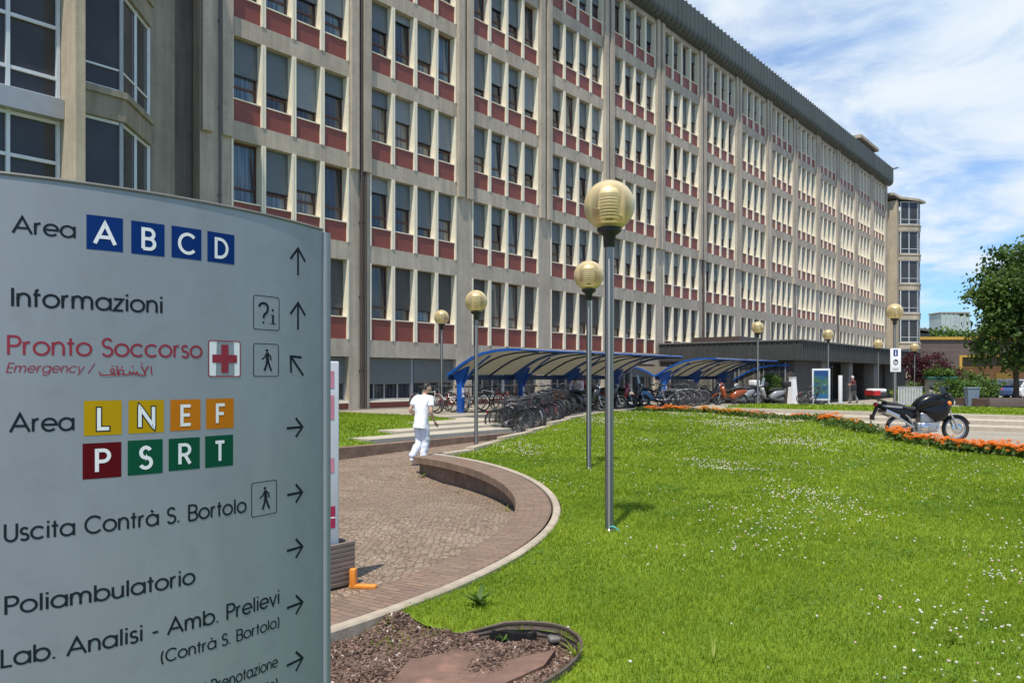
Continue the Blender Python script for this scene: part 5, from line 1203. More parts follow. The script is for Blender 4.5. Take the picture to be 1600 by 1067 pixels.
SA, SB = wheel_parts(.225, .045, 6, 'rim_steel', .05, 'rubber', .03)
def loft(mb, secs, m, n=14, cap=True):   # sections: (x, zc, half width, half height[, squareness])
    vs = []
    for q in secs:
        x, zc, hw, hh = q[:4]; e = q[4] if len(q) > 4 else .75
        for a in range(n):
            t = 2 * PI * a / n; c, s_ = math.cos(t), math.sin(t); vs.append((x, hw * math.copysign(abs(c) ** e, c), zc + hh * math.copysign(abs(s_) ** e, s_)))
    N = len(secs); fs = [(i * n + a, i * n + (a + 1) % n, (i + 1) * n + (a + 1) % n, (i + 1) * n + a) for i in range(N - 1) for a in range(n)]
    if cap: fs += [tuple(range(n)), tuple(range((N - 1) * n, N * n))]
    mb.add(vs, fs, m, True)
def scooter(label, c, u, v, rz, z, case=None, screen=False, seat='dark_fabric'):
    x, y = P(u, v); t = thing('motor_scooter', label, 'scooter', (x, y, z), rz, 'scooters and motorcycles parked by the shelters')
    for xx in (-.66, .66):
        w = link(bpy.data.objects.new('wheel', SA), t); w.location = (xx, 0, .27); link(bpy.data.objects.new('rim', SB), w)
    mb = MB(); loft(mb, [(-.86, .70, .05, .04), (-.80, .66, .13, .10), (-.55, .60, .19, .17), (-.25, .52, .20, .22), (-.05, .42, .19, .16), (.02, .36, .17, .08)], c); mb.build('rear_body', t)
    mb = MB(); loft(mb, [(-.05, .30, .17, .05), (.20, .28, .18, .045), (.40, .32, .17, .06)], 'black_plastic'); mb.build('floorboard', t)
    mb = MB(); vs = []
    for (xx, zz, w) in ((.34, .30, .16), (.40, .48, .20), (.46, .70, .19), (.50, .90, .14)):
        for yy, dx in ((-w, -.06), (-w * .6, .03), (0, .07), (w * .6, .03), (w, -.06)): vs.append((xx + dx, yy, zz))
    vs += [(a - .05, b, c_) for a, b, c_ in vs]; fs = []
    for i in range(3):
        for j in range(4): fs += [(i * 5 + j, i * 5 + j + 1, i * 5 + j + 6, i * 5 + j + 5), (20 + i * 5 + j, 20 + i * 5 + j + 5, 20 + i * 5 + j + 6, 20 + i * 5 + j + 1)]
    ring_ = [0, 1, 2, 3, 4, 9, 14, 19, 18, 17, 16, 15, 10, 5]; fs += [(ring_[i], ring_[(i + 1) % 14], 20 + ring_[(i + 1) % 14], 20 + ring_[i]) for i in range(14)]
    mb.add(vs, fs, c, True); mb.build('leg_shield', t)
    mb = MB(); r = .31
    vs = [(.66 + r * math.cos(R_(a)), yy, .27 + r * math.sin(R_(a)) - abs(yy) * .4) for a in range(25, 166, 14) for yy in (-.07, 0, .07)]; n = len(vs) // 3
    mb.add(vs, [(i * 3 + j, i * 3 + j + 1, i * 3 + j + 4, i * 3 + j + 3) for i in range(n - 1) for j in range(2)], c, True); mb.build('front_mudguard', t)
    mb = MB()
    for s_ in (-.05, .05): mb.tube([(.66, s_, .27), (.54, s_, .62)], .022, 'galv', 6)
    mb.tube([(.54, 0, .6), (.45, 0, 1.0)], .03, 'black_plastic', 6); mb.build('fork', t)
    mb = MB(); loft(mb, [(.38, 1.0, .06, .05), (.46, 1.0, .13, .075), (.56, .97, .09, .06)], c); mb.tube([(.33, -.33, 1.04), (.42, -.15, 1.02), (.42, .15, 1.02), (.33, .33, 1.04)], .015, 'black_plastic', 6); hb = mb.build('handlebar', t)
    mb = MB(); mb.sphere((.56, 0, .96), .055, 'clear_lens', 10, (.5, 1.2, .9)); mb.build('headlight', t)
    for s_ in (-1, 1): mb = MB(); mb.tube([(.40, s_ * .2, 1.03), (.37, s_ * .30, 1.20)], .007, 'black_plastic', 5); mb.sphere((.37, s_ * .32, 1.24), .055, 'black_plastic', 10, (.35, 1, .75)); mb.build('mirror', hb)
    mb = MB(); loft(mb, [(-.78, .80, .10, .05), (-.50, .82, .15, .07), (-.20, .79, .15, .06), (.02, .72, .11, .05)], seat); mb.build('seat', t)
    mb = MB(); mb.sphere((-.86, 0, .66), .05, 'lamp_red', 10, (.5, 1.6, .7)); mb.build('tail_light', t)
    mb = MB(); mb.tube([(-.25, -.19, .28), (-.55, -.21, .30), (-.90, -.21, .36)], [.03, .055, .05], 'galv', 8); mb.bbox(-.75, -.2, -.12, .1, .2, .36, 'pipe_grey', .03); mb.build('engine', t)
    if case: mb = MB(); mb.bbox(-1.12, -.72, -.22, .22, .93, 1.22, case, .06); mb.box(-.95, -.7, -.1, .1, .86, .93, 'black_plastic'); mb.build('top_case', t)
    if screen:
        mb = MB(); vs = [(.50 - .10 * i / 3, .20 * (1 - .25 * i / 3) * (j - 2) / 2, 1.0 + .42 * i / 3) for i in range(4) for j in range(5)]; vs = [(a - abs(b) * .35, b, c_) for a, b, c_ in vs]
        vs2 = [(a - .006, b, c_) for a, b, c_ in vs]; mb.add(vs + vs2, [(i * 5 + j, i * 5 + j + 1, i * 5 + j + 6, i * 5 + j + 5) for i in range(3) for j in range(4)] + [(20 + i * 5 + j, 20 + i * 5 + j + 5, 20 + i * 5 + j + 6, 20 + i * 5 + j + 1) for i in range(3) for j in range(4)], 'screen_tint', True); mb.build('windscreen', t)
    return t
scooter('orange scooter parked in front of the middle blue shelter', 'sc_orange', 35.6, -15.6, PI + .25, .40)
scooter('silver scooter with black top case parked beside the globe lamp', 'sc_silver', 41.0, -15.75, PI + .12, ztop(41), 'black_plastic', True)
scooter('silver grey scooter with white top case behind the orange scooter', 'sc_silver', 38.0, -16.0, PI + .6, ztop(38), 'sc_white')
scooter('dark scooter with bluish windscreen behind the flower bed tip', 'sc_dark', 30.3, -18.0, AV + .3, .42, None, True)
scooter('blue scooter parked right of the windscreen scooter by the flowers', 'sc_blue', 31.2, -17.4, AV + .9, .42)
scooter('black scooter with bright red top case by the nearest lamp pole', 'sc_dark', 27.6, -17.6, AV + .4, zramp(*P(27.6, -17.6)), 'sc_red')
scooter('dark red scooter parked between windscreen scooter and lamp pole', 'sc_red', 29.2, -18.0, AV + .5, .42)
scooter('black scooter beside the man in the pink shirt', 'sc_dark', 25.5, -17.1, AV + .2, zramp(*P(25.5, -17.1)))
scooter('grey scooter with a black case in the far row before the pavilion', 'sc_silver', 42.6, -17.4, PI + .5, ztop(42.6), 'black_plastic')
scooter('black scooter in the far row left of the white pillar', 'sc_dark', 36.6, -17.2, AV + .7, .40, 'black_plastic')

# ---- the motorcycle in the foreground right
HM = thing('motorcycle', 'black touring motorcycle with red and white top case behind the orange flowers', 'motorcycle', (10.40, 21.0, .02), R_(1))
TA, TB = wheel_parts(.325, .048, 20, 'chrome', .07, 'rubber', .022)
for xx in (0, 1.54):
    w = link(bpy.data.objects.new('wheel', TA), HM); w.location = (xx, 0, .345); link(bpy.data.objects.new('rim', TB), w)
def part(nm, fn, par=HM): mb = MB(); fn(mb); return mb.build(nm, par)
part('fuel_tank', lambda b: loft(b, [(.40, .92, .12, .10), (.52, .99, .19, .16), (.72, 1.07, .23, .20), (.95, 1.10, .23, .20), (1.12, 1.08, .19, .17), (1.25, 1.02, .11, .12)], 'black_paint', 18))
part('side_fairing', lambda b: (loft(b, [(.55, .86, .15, .10), (.75, .80, .21, .20), (.98, .78, .24, .28), (1.18, .86, .23, .29), (1.32, .97, .17, .22), (1.40, 1.03, .08, .12)], 'black_paint', 16)))
part('front_fairing', lambda b: loft(b, [(1.20, 1.12, .14, .14), (1.32, 1.14, .15, .15), (1.44, 1.08, .11, .11), (1.50, 1.04, .04, .05)], 'black_paint', 14))
part('headlight', lambda b: b.sphere((1.46, 0, 1.04), .085, 'clear_lens', 12, (.5, 1.3, .8)))
for s_ in (-1, 1): part('indicator', lambda b: b.sphere((1.27, s_ * .19, 1.03), .062, 'amber', 12, (.9, .7, 1.0)))
def scr(b):
    vs = [(1.36 - .14 * i / 4, .17 * (1 - .2 * i / 4) * (j - 3) / 3, 1.22 + .26 * i / 4) for i in range(5) for j in range(7)]; vs = [(a - abs(y) * .5, y, z) for a, y, z in vs]; v2 = [(a - .006, y, z) for a, y, z in vs]
    b.add(vs + v2, [(i * 7 + j, i * 7 + j + 1, i * 7 + j + 8, i * 7 + j + 7) for i in range(4) for j in range(6)] + [(35 + i * 7 + j, 35 + i * 7 + j + 7, 35 + i * 7 + j + 8, 35 + i * 7 + j + 1) for i in range(4) for j in range(6)], 'screen_tint', True)
part('windscreen', scr)
hb = part('handlebar', lambda b: (b.tube([(1.06, -.40, 1.22), (1.14, -.22, 1.25), (1.16, -.08, 1.18), (1.16, .08, 1.18), (1.14, .22, 1.25), (1.06, .40, 1.22)], .014, 'black_plastic', 8), [b.tube([(1.06, s * .40, 1.22), (1.03, s * .50, 1.21)], .02, 'rubber', 8) for s in (-1, 1)], [b.sphere((1.14, s * .40, 1.24), .085, 'black_plastic', 10, (.6, .9, .9)) for s in (-1, 1)]))
for s_ in (-1, 1): part('mirror', lambda b: (b.tube([(1.11, s_ * .27, 1.25), (1.10, s_ * .36, 1.40)], .008, 'black_plastic', 6), b.sphere((1.10, s_ * .38, 1.44), .085, 'black_plastic', 12, (.4, 1, .75))), hb)
part('seat', lambda b: loft(b, [(-.42, 1.02, .11, .05), (-.25, 1.01, .15, .06), (0, .96, .16, .065), (.18, .89, .15, .06), (.36, .87, .13, .06), (.50, .92, .10, .06)], 'dark_fabric', 14))
part('tail_panel', lambda b: (loft(b, [(-.62, .98, .05, .04), (-.45, .92, .12, .09), (-.15, .83, .16, .14), (.15, .75, .17, .15), (.42, .74, .14, .13)], 'black_paint', 14), b.bar((-.50, -.135, .97), (.02, -.16, .92), .01, .05, 'cy_silver'), b.bar((-.50, .135, .97), (.02, .16, .92), .01, .05, 'cy_silver')))
part('tail_light', lambda b: b.sphere((-.63, 0, .99), .075, 'lamp_red', 12, (.7, 1.2, .8)))
part('rear_mudguard', lambda b: (b.bar((-.60, 0, .93), (-.72, 0, .62), .16, .02, 'black_plastic', up=(1, 0, 0)), b.box(-.74, -.70, -.10, .10, .58, .72, 'black_plastic')))
part('silencer', lambda b: (b.tube([(.30, -.20, .40), (.05, -.22, .55), (-.18, -.22, .70)], .03, 'chrome', 8), b.tube([(-.17, -.225, .70), (-.12, -.225, .68), (-.48, -.225, .83)][1:], [.062, .066], 'chrome', 12), b.bar((-.45, -.225, .80), (-.45, .225, .80), .03, .03, 'black_plastic'), b.tube([(-.12, .225, .68), (-.48, .225, .83)], [.062, .066], 'chrome', 12)))
tc_ = part('top_case', lambda b: (b.bbox(-.80, -.42, -.25, .25, 1.16, 1.31, 'black_plastic', .05)))
part('case_lid', lambda b: b.bbox(-.79, -.43, -.24, .24, 1.312, 1.42, 'sc_white', .05), tc_); part('case_reflector', lambda b: (b.box(-.79, -.62, -.256, -.2515, 1.24, 1.37, 'lamp_red'), b.box(-.815, -.801, -.22, .22, 1.24, 1.37, 'lamp_red')), tc_)
part('luggage_carrier', lambda b: [b.tube([(-.30, s * .10, 1.04), (-.55, s * .12, 1.13), (-.85, s * .12, 1.15)], .014, 'black_plastic', 6) for s in (-1, 1)])
def eng(b):
    b.bbox(.42, .95, -.20, .20, .26, .52, 'galv', .05); b.bbox(.52, .80, -.15, .15, .50, .78, 'galv', .04)
    for i in range(6): b.box(.50, .86, -.17, .17, .54 + i * .038, .552 + i * .038, 'galv')
    b.lathe([(.0, -.24), (.12, -.24), (.13, -.20)], 'chrome', 18, c=(.60, 0, .40), axis='y'); b.lathe([(.13, .20), (.12, .24), (0, .24)], 'chrome', 18, c=(.60, 0, .40), axis='y')
    b.tube([(.86, -.10, .62), (1.02, -.12, .50), (.98, -.14, .30), (.40, -.18, .26)], .026, 'chrome', 8); b.tube([(.86, .10, .62), (1.02, .12, .50), (.98, .14, .30), (.40, .18, .26)], .026, 'chrome', 8)
part('engine', eng)
part('frame', lambda b: [(b.tube([(1.20, s * .05, 1.0), (.98, s * .14, .55), (.75, s * .15, .24), (.35, s * .16, .26), (.25, s * .16, .60), (.05, s * .14, .78)], .02, 'cy_silver', 8), b.tube([(.34, s * .13, .40), (.0, s * .12, .345)], .03, 'cy_silver', 8)) for s in (-1, 1)])
part('fork', lambda b: [(b.tube([(1.54, s * .10, .345), (1.40, s * .10, .66)], .032, 'cy_silver', 8), b.tube([(1.40, s * .10, .66), (1.22, s * .10, 1.12)], .022, 'chrome', 8)) for s in (-1, 1)])
def mg(b):
    r = .40; vs = [(1.54 + r * math.cos(R_(a)), y, .345 + r * math.sin(R_(a)) - abs(y) * .5) for a in range(20, 151, 13) for y in (-.075, -.03, .03, .075)]; n = len(vs) // 4
    b.add(vs, [(i * 4 + j, i * 4 + j + 1, i * 4 + j + 5, i * 4 + j + 4) for i in range(n - 1) for j in range(3)], 'black_paint', True)
part('front_mudguard', mg)
part('brake_disc', lambda b: b.lathe([(.07, -.095), (.15, -.095), (.15, -.088), (.07, -.088)], 'chrome', 24, c=(1.54, 0, .345), axis='y'))
part('side_stand', lambda b: b.tube([(.45, -.18, .28), (.40, -.34, .02)], .014, 'black_plastic', 6))

# ================================================================== people
def skin(points, edges, sub=1):
    """points: name -> (co, radius); one vertex per joint, grown with a Skin modifier"""
    names = list(points); idx = {n_: i for i, n_ in enumerate(names)}
    me = bpy.data.meshes.new('body'); me.from_pydata([points[n_][0] for n_ in names], [(idx[a], idx[b]) for a, b in edges], [])
    o = bpy.data.objects.new('body', me); COL.objects.link(o)
    md = o.modifiers.new('s', 'SKIN'); md.use_smooth_shade = True
    for n_, sv_ in zip(names, me.skin_vertices[0].data):
        r = points[n_][1]; sv_.radius = (r, r) if isinstance(r, (int, float)) else r; sv_.use_root = (n_ == names[0])
    o.modifiers.new('d', 'SUBSURF').levels = sub; o.modifiers['d'].render_levels = sub
    dg = bpy.context.evaluated_depsgraph_get(); dg.update(); ev = o.evaluated_get(dg); m2 = bpy.data.meshes.new_from_object(ev)
    vs = [tuple(v.co) for v in m2.vertices]; fs = [tuple(p.vertices) for p in m2.polygons]
    bpy.data.objects.remove(o); bpy.data.meshes.remove(me); bpy.data.meshes.remove(m2); return vs, fs
def fold_co(c, a=.009):
    w = math.sin(c.z * 31 + c.x * 17 + 3 * math.sin(c.y * 9)) + .7 * math.sin(c.z * 57 - c.x * 29 + c.y * 13)
    return c + Vector((math.sin(c.y * 40 + c.z * 11), math.cos(c.x * 37 + c.z * 13), 0)) * a * .35 + Vector((c.x, c.y, 0)).normalized() * w * a * .5
def fold(v): v.co = fold_co(v.co.copy())
def hand(mb, wrist, dirv, side, m, curl=.5, s=1.0):
    d = Vector(dirv).normalized(); n_ = d.cross(Vector(side)).normalized(); sd = Vector(side).normalized(); w = Vector(wrist)
    vs, fs = skin({'a': (w, .027 * s), 'b': (w + d * .05 * s, (.016 * s, .042 * s)), 'c': (w + d * .09 * s, (.014 * s, .040 * s))}, [('a', 'b'), ('b', 'c')]); mb.add(vs, fs, m, True)
    for i, ln in enumerate((.070, .080, .074, .058)):
        b0 = w + d * .075 * s + sd * (.030 - .02 * i) * s; pts = {'a': (b0, .0095 * s)}; p = b0; dd = d.copy()
        for j, f in enumerate((.5, .3, .2)):
            dd = (dd + n_ * curl * (.55 + .1 * i)).normalized(); p = p + dd * ln * f * s; pts['bcd'[j]] = (p, (.0088 - .001 * j) * s)
        vs, fs = skin(pts, [('a', 'b'), ('b', 'c'), ('c', 'd')]); mb.add(vs, fs, m, True)
    b0 = w + d * .03 * s + sd * .03 * s; p1 = b0 + (sd * .7 + d * .6 + n_ * .3).normalized() * .04 * s; p2 = p1 + (d + n_ * .5).normalized() * .03 * s
    vs, fs = skin({'a': (b0, .012 * s), 'b': (p1, .010 * s), 'c': (p2, .0085 * s)}, [('a', 'b'), ('b', 'c')]); mb.add(vs, fs, m, True)
def person(label, loc, rz, J, shirt, trouser, shoe, hair='hair_black', sleeve=.55, face=True, headdir=(0, 1, 0), skin_m='skin', shirt_len=.0, s=1.0):
    """J: joint -> co, local frame: facing +y, right hand side +x"""
    t = thing('person', label, 'person', loc, rz); t.scale = (s, s, s)
    V_ = {k: Vector(v) for k, v in J.items()}; mb = MB()
    neck, head = V_['neck'], V_['head']; hd = (head - neck).normalized()
    pts = {'pel': (V_['pelvis'], (.13, .10)), 'wai': (V_['pelvis'].lerp(V_['chest'], .45), (.125, .095)), 'che': (V_['chest'], (.15, .11)), 'nb': (neck, .058), 'nt': (neck + hd * .07, .052)}
    ed = [('pel', 'wai'), ('wai', 'che'), ('che', 'nb'), ('nb', 'nt')]
    for sd in 'LR':
        sh, el, wr = V_['sh' + sd], V_['el' + sd], V_['wr' + sd]; hp, kn, an = V_['hip' + sd], V_['kn' + sd], V_['an' + sd]
        pts.update({'sh' + sd: (sh, .058), 'ua' + sd: (sh.lerp(el, .5), .046), 'el' + sd: (el, .040), 'fa' + sd: (el.lerp(wr, .3), .040), 'wr' + sd: (wr, .027), 'hip' + sd: (hp, .085), 'th' + sd: (hp.lerp(kn, .5), .072), 'kn' + sd: (kn, .054), 'ca' + sd: (kn.lerp(an, .35), .054), 'an' + sd: (an, .036)})
        ed += [('che', 'sh' + sd), ('sh' + sd, 'ua' + sd), ('ua' + sd, 'el' + sd), ('el' + sd, 'fa' + sd), ('fa' + sd, 'wr' + sd), ('pel', 'hip' + sd), ('hip' + sd, 'th' + sd), ('th' + sd, 'kn' + sd), ('kn' + sd, 'ca' + sd), ('ca' + sd, 'an' + sd)]
    vs, fs = skin(pts, ed); mb.add(vs, fs, skin_m, True)
    # head: egg with jaw, nose, ears, eyes and mouth
    f = Vector(headdir).normalized(); up = (hd - f * hd.dot(f)).normalized(); rt = f.cross(up)
    bm = bmesh.new(); bmesh.ops.create_uvsphere(bm, u_segments=20, v_segments=14, radius=1)
    for v in bm.verts:
        a, b, c = v.co; w = 1 - .22 * max(0, -c) - (.06 if b > .3 else 0) * max(0, -c); v.co = head + rt * (a * .075 * w) + f * (b * .096 * (1 - .1 * max(0, -c)) + (.012 if c < -.3 and b > 0 else 0)) + up * (c * .118)
    mb.frombm(bm, skin_m, True)
    if face:
        q = lambda a, b, c: head + rt * a + f * b + up * c
        mb.tube([q(0, .090, .015), q(0, .112, -.02), q(0, .094, -.03)], [.010, .014, .008], skin_m, 6)
        for sx_ in (-1, 1):
            mb.sphere(tuple(q(sx_ * .077, -.005, -.005)), .026, skin_m, 8, (.5, .8, 1.1)); mb.sphere(tuple(q(sx_ * .03, .084, .012)), .012, 'white_cloth', 8); mb.sphere(tuple(q(sx_ * .03, .094, .012)), .006, 'hair_black', 6)
            mb.tube([q(sx_ * .014, .092, .034), q(sx_ * .048, .082, .034)], .005, hair, 5)
        mb.tube([q(-.024, .088, -.058), q(0, .096, -.056), q(.024, .088, -.058)], .006, 'lip', 5)
    for sd, sx_ in (('L', -1), ('R', 1)):
        wr, el = V_['wr' + sd], V_['el' + sd]; hand(mb, wr, wr - el, (f if True else rt), skin_m, .45)
    mb.build('body', t)
    mb = MB(); bm = bmesh.new(); bmesh.ops.create_uvsphere(bm, u_segments=24, v_segments=16, radius=1)
    kill = []
    for v in bm.verts:
        a, b, c = v.co
        if (b > .25 and c < .45) or c < -.55 or (abs(a) > .75 and c < -.05 and b > -.2): kill.append(v); continue
        jit = 1.0 + .03 * math.sin(a * 31 + c * 17) * math.cos(b * 23); v.co = head + rt * (a * .082 * jit) + f * (b * .103 * jit - .004) + up * (c * .122 * jit + .006)
    bmesh.ops.delete(bm, geom=kill, context='VERTS'); mb.frombm(bm, hair, True); mb.build('hair', t)
    # shirt
    che, pel = V_['chest'], V_['pelvis']; ax = (che - pel).normalized(); hem = pel - ax * (.20 + shirt_len)
    if 'hip' in J: pass
    pts = {'che': (che, (.195, .135)), 'wai': (pel.lerp(che, .5), (.188, .128)), 'pel': (pel, (.188, .132)), 'hem': (hem, (.192, .136)), 'nb': (neck + hd * .005, .078)}
    ed = [('che', 'wai'), ('wai', 'pel'), ('pel', 'hem'), ('che', 'nb')]
    for sd in 'LR':
        sh, el = V_['sh' + sd], V_['el' + sd]; pts['sh' + sd] = (sh, .076); pts['sl' + sd] = (sh.lerp(el, sleeve), .078 if sleeve < 1 else .052); ed += [('che', 'sh' + sd), ('sh' + sd, 'sl' + sd)]
        if sleeve >= 1: pts['sw' + sd] = (V_['wr' + sd].lerp(el, .1), .038); ed.append(('sl' + sd, 'sw' + sd))
    vs, fs = skin(pts, ed, 2); bm = bmesh.new(); bv = [bm.verts.new(v) for v in vs]
    for f_ in fs: bm.faces.new([bv[i] for i in f_])
    bmesh.ops.bisect_plane(bm, geom=bm.verts[:] + bm.edges[:] + bm.faces[:], plane_co=pel - ax * (.05 + shirt_len), plane_no=-ax, clear_outer=True)
    for v in bm.verts: fold(v)
    mb = MB(); mb.frombm(bm, shirt, True); mb.build('shirt', t)
    pts = {'pel': (pel, (.150, .112)), 'top': (pel + ax * .10, (.140, .105))}; ed = [('pel', 'top')]
    for sd in 'LR':
        hp, kn, an = V_['hip' + sd], V_['kn' + sd], V_['an' + sd]; pts.update({'hip' + sd: (hp, .112), 'th' + sd: (hp.lerp(kn, .5), .106), 'kn' + sd: (kn, .092), 'ca' + sd: (kn.lerp(an, .5), .086), 'an' + sd: (an - (an - kn).normalized() * .0, .078)})
        ed += [('pel', 'hip' + sd), ('hip' + sd, 'th' + sd), ('th' + sd, 'kn' + sd), ('kn' + sd, 'ca' + sd), ('ca' + sd, 'an' + sd)]
    vs, fs = skin(pts, ed, 2); vs = [tuple(fold_co(Vector(v), .012)) for v in vs]; mb = MB(); mb.add(vs, fs, trouser, True); mb.build('trousers', t)
    for sd in 'LR':
        an, to = V_['an' + sd], V_['to' + sd]; d = (to - an).normalized(); hl = an - d * .03 - Vector((0, 0, .045)); vs, fs = skin({'a': (hl, (.038, .040)), 'b': (an.lerp(to, .4) - Vector((0, 0, .012)), (.040, .046)), 'c': (to, (.028, .046)), 'd': (to + d * .04, (.022, .036))}, [('a', 'b'), ('b', 'c'), ('c', 'd')])
        mb = MB(); mb.add(vs, fs, shoe, True); mb.build('shoe', t)
    return t
mat('lip', (.38, .14, .12), .5)
mat('pink_check', (.70, .30, .32), .85, var=.1, scale=20, alt=(.72, .62, .60), altamt=.9, altscale=24)
mat('maroon_top', (.11, .018, .024), .85, var=.1); mat('grey_trouser', (.20, .19, .185), .9, var=.1); mat('grey_hair', (.55, .55, .55), .8, var=.1)
x, y = G(658, 717, -.035)
man = person('man in white short sleeved scrubs walking away across the plaza', (x, y, zplaza(x, y) + .0), R_(-33), {
 'pelvis': (0, 0, .95), 'chest': (.01, .07, 1.30), 'neck': (.015, .10, 1.475), 'head': (.03, .15, 1.625), 'shL': (-.195, .06, 1.405), 'shR': (.205, .09, 1.405), 'elL': (-.27, -.06, 1.15), 'wrL': (-.20, .13, 1.0), 'elR': (.262, .0, 1.13), 'wrR': (.245, .15, .925),
 'hipL': (-.09, 0, .90), 'hipR': (.09, .02, .90), 'knL': (-.07, .05, .50), 'anL': (-.06, -.26, .165), 'toL': (-.06, -.15, .045), 'knR': (.07, .07, .49), 'anR': (.05, -.02, .085), 'toR': (.06, .12, .03)},
 'white_cloth', 'white_trouser', 'white_shoe', sleeve=.68, headdir=(.45, .89, -.25), shirt_len=.13, s=1.02)
mb = MB(); mb.bbox(-.03, .03, -.045, .045, -.006, .006, 'black_plastic', .004)
o = mb.build('mobile_phone'); m_ = Matrix.Rotation(R_(-33), 4, 'Z') @ Vector((.262, .235, .875)); o.location = (x + m_.x, y + m_.y, zplaza(x, y) + m_.z); o.rotation_euler = (.2, .3, .6); tag(o, 'small dark phone held in the right hand of the man in white', 'phone')
x, y = P(26.35, -18.1)
person('man in a pink checked shirt bending over the parked bicycles', (x, y, .31), R_(165), {
 'pelvis': (0, -.10, .90), 'chest': (0, .12, 1.18), 'neck': (0, .28, 1.27), 'head': (0, .40, 1.28), 'shL': (-.20, .20, 1.22), 'shR': (.20, .20, 1.22), 'elL': (-.27, .30, .98), 'wrL': (-.14, .46, .86), 'elR': (.27, .30, .98), 'wrR': (.14, .46, .84),
 'hipL': (-.09, -.10, .86), 'hipR': (.09, -.10, .86), 'knL': (-.10, .02, .47), 'anL': (-.10, -.06, .085), 'toL': (-.10, .08, .03), 'knR': (.10, .0, .47), 'anR': (.10, -.10, .085), 'toR': (.10, .04, .03)},
 'pink_check', 'dark_fabric', 'black_plastic', sleeve=1.0, headdir=(0, .75, -.66))
x, y = (1334 - 800) / F * 49.5, 49.5
far = person('person in a maroon top and grey trousers near the pavilion doors', (x, y, ztop(UV(x, y)[0])), R_(40), {
 'pelvis': (0, 0, .95), 'chest': (0, .03, 1.30), 'neck': (0, .05, 1.47), 'head': (0, .09, 1.62), 'shL': (-.195, .03, 1.40), 'shR': (.195, .03, 1.40), 'elL': (-.27, .05, 1.14), 'wrL': (-.10, .24, 1.12), 'elR': (.26, .08, 1.16), 'wrR': (.12, .28, 1.20),
 'hipL': (-.09, 0, .90), 'hipR': (.09, 0, .90), 'knL': (-.09, .12, .49), 'anL': (-.09, .16, .085), 'toL': (-.09, .30, .03), 'knR': (.09, -.02, .49), 'anR': (.09, -.22, .11), 'toR': (.09, -.10, .035)},
 'maroon_top', 'grey_trouser', 'black_plastic', hair='grey_hair', sleeve=.6)
mb = MB(); mb.bbox(-.15, .15, -.09, .09, -.2, .2, 'black_plastic', .05); o = mb.build('shoulder_bag'); m_ = Matrix.Rotation(R_(40), 4, 'Z') @ Vector((-.22, -.12, 1.0)); o.location = (x + m_.x, y + m_.y, ztop(UV(x, y)[0]) + m_.z); tag(o, 'dark bag hanging at the side of the person by the pavilion', 'bag')
# ================================================================== plants
def leaves(mb_mat, centres, per, spread, size, seed, flat=.6, name='crown', parent=None):
    g = np.random.default_rng(seed); C = np.repeat(np.asarray(centres, float), per, axis=0); n = len(C)
    sp = np.repeat(np.asarray(spread if hasattr(spread, '__len__') else [spread] * len(centres), float), per)
    p = C + g.normal(0, 1, (n, 3)) * sp[:, None] * np.array([1, 1, flat])
    nr = g.normal(0, 1, (n, 3)) + np.array([0, 0, .7]) + (p - C) / (sp[:, None] + 1e-6) * .6; nr /= np.linalg.norm(nr, axis=1)[:, None]
    t = np.cross(nr, g.normal(0, 1, (n, 3))); t /= np.linalg.norm(t, axis=1)[:, None]; b = np.cross(nr, t)
    s = size * g.uniform(.6, 1.25, n)[:, None]
    V = np.stack([p - t * s * .5, p + b * s * .32 - nr * s * .06, p + t * s * .5 - nr * s * .1, p - b * s * .32 - nr * s * .06], 1).reshape(-1, 3)
    return bigmesh(name, V, np.arange(n * 4).reshape(-1, 4), [mb_mat], parent=parent)
def crown_pts(ells, n, seed, shell=.55):
    g = np.random.default_rng(seed); out = []
    vol = np.array([e[1][0] * e[1][1] * e[1][2] for e in ells]); vol = vol / vol.sum()
    for e, q in zip(ells, vol):
        k = max(3, int(n * q)); d = g.normal(0, 1, (k, 3)); d /= np.linalg.norm(d, axis=1)[:, None]; r = g.uniform(shell ** 2, 1, k) ** .5
        out.append(np.array(e[0]) + d * r[:, None] * np.array(e[1]))
    return np.concatenate(out)
def tree(name, label, loc, ells, trunk_h, trunk_r, leaf, nclump, per, spread, size, seed, group=None, shell=.5, cat='tree', limbs=7):
    t = thing(name, label, cat, loc, 0, group); r_ = random.Random(seed)
    pts = crown_pts(ells, nclump, seed, shell); g = np.random.default_rng(seed + 1)
    leaves(leaf, pts, per, g.uniform(.6, 1.35, len(pts)) * spread, size, seed, parent=t)
    mb = MB(); cz = np.mean([e[0][2] for e in ells]); top = Vector((np.mean([e[0][0] for e in ells]), np.mean([e[0][1] for e in ells]), cz))
    b = Vector((0, 0, trunk_h)); mb.tube([(0, 0, -.2), (0, 0, .05), (.02, 0, trunk_h * .5), b, b.lerp(top, .6)], [trunk_r * 1.35, trunk_r * 1.1, trunk_r * .9, trunk_r * .75, trunk_r * .3], 'bark', 9)
    for i in range(limbs):
        e = Vector(pts[r_.randrange(len(pts))]); a = b.lerp(top, r_.uniform(-.25, .5)); m_ = a.lerp(e, .5) + Vector((0, 0, .08 * (e - a).length)); mb.tube([a, m_, a.lerp(e, .9)], [trunk_r * .42, trunk_r * .26, trunk_r * .08], 'bark', 6)
    mb.build('trunk', t); return t
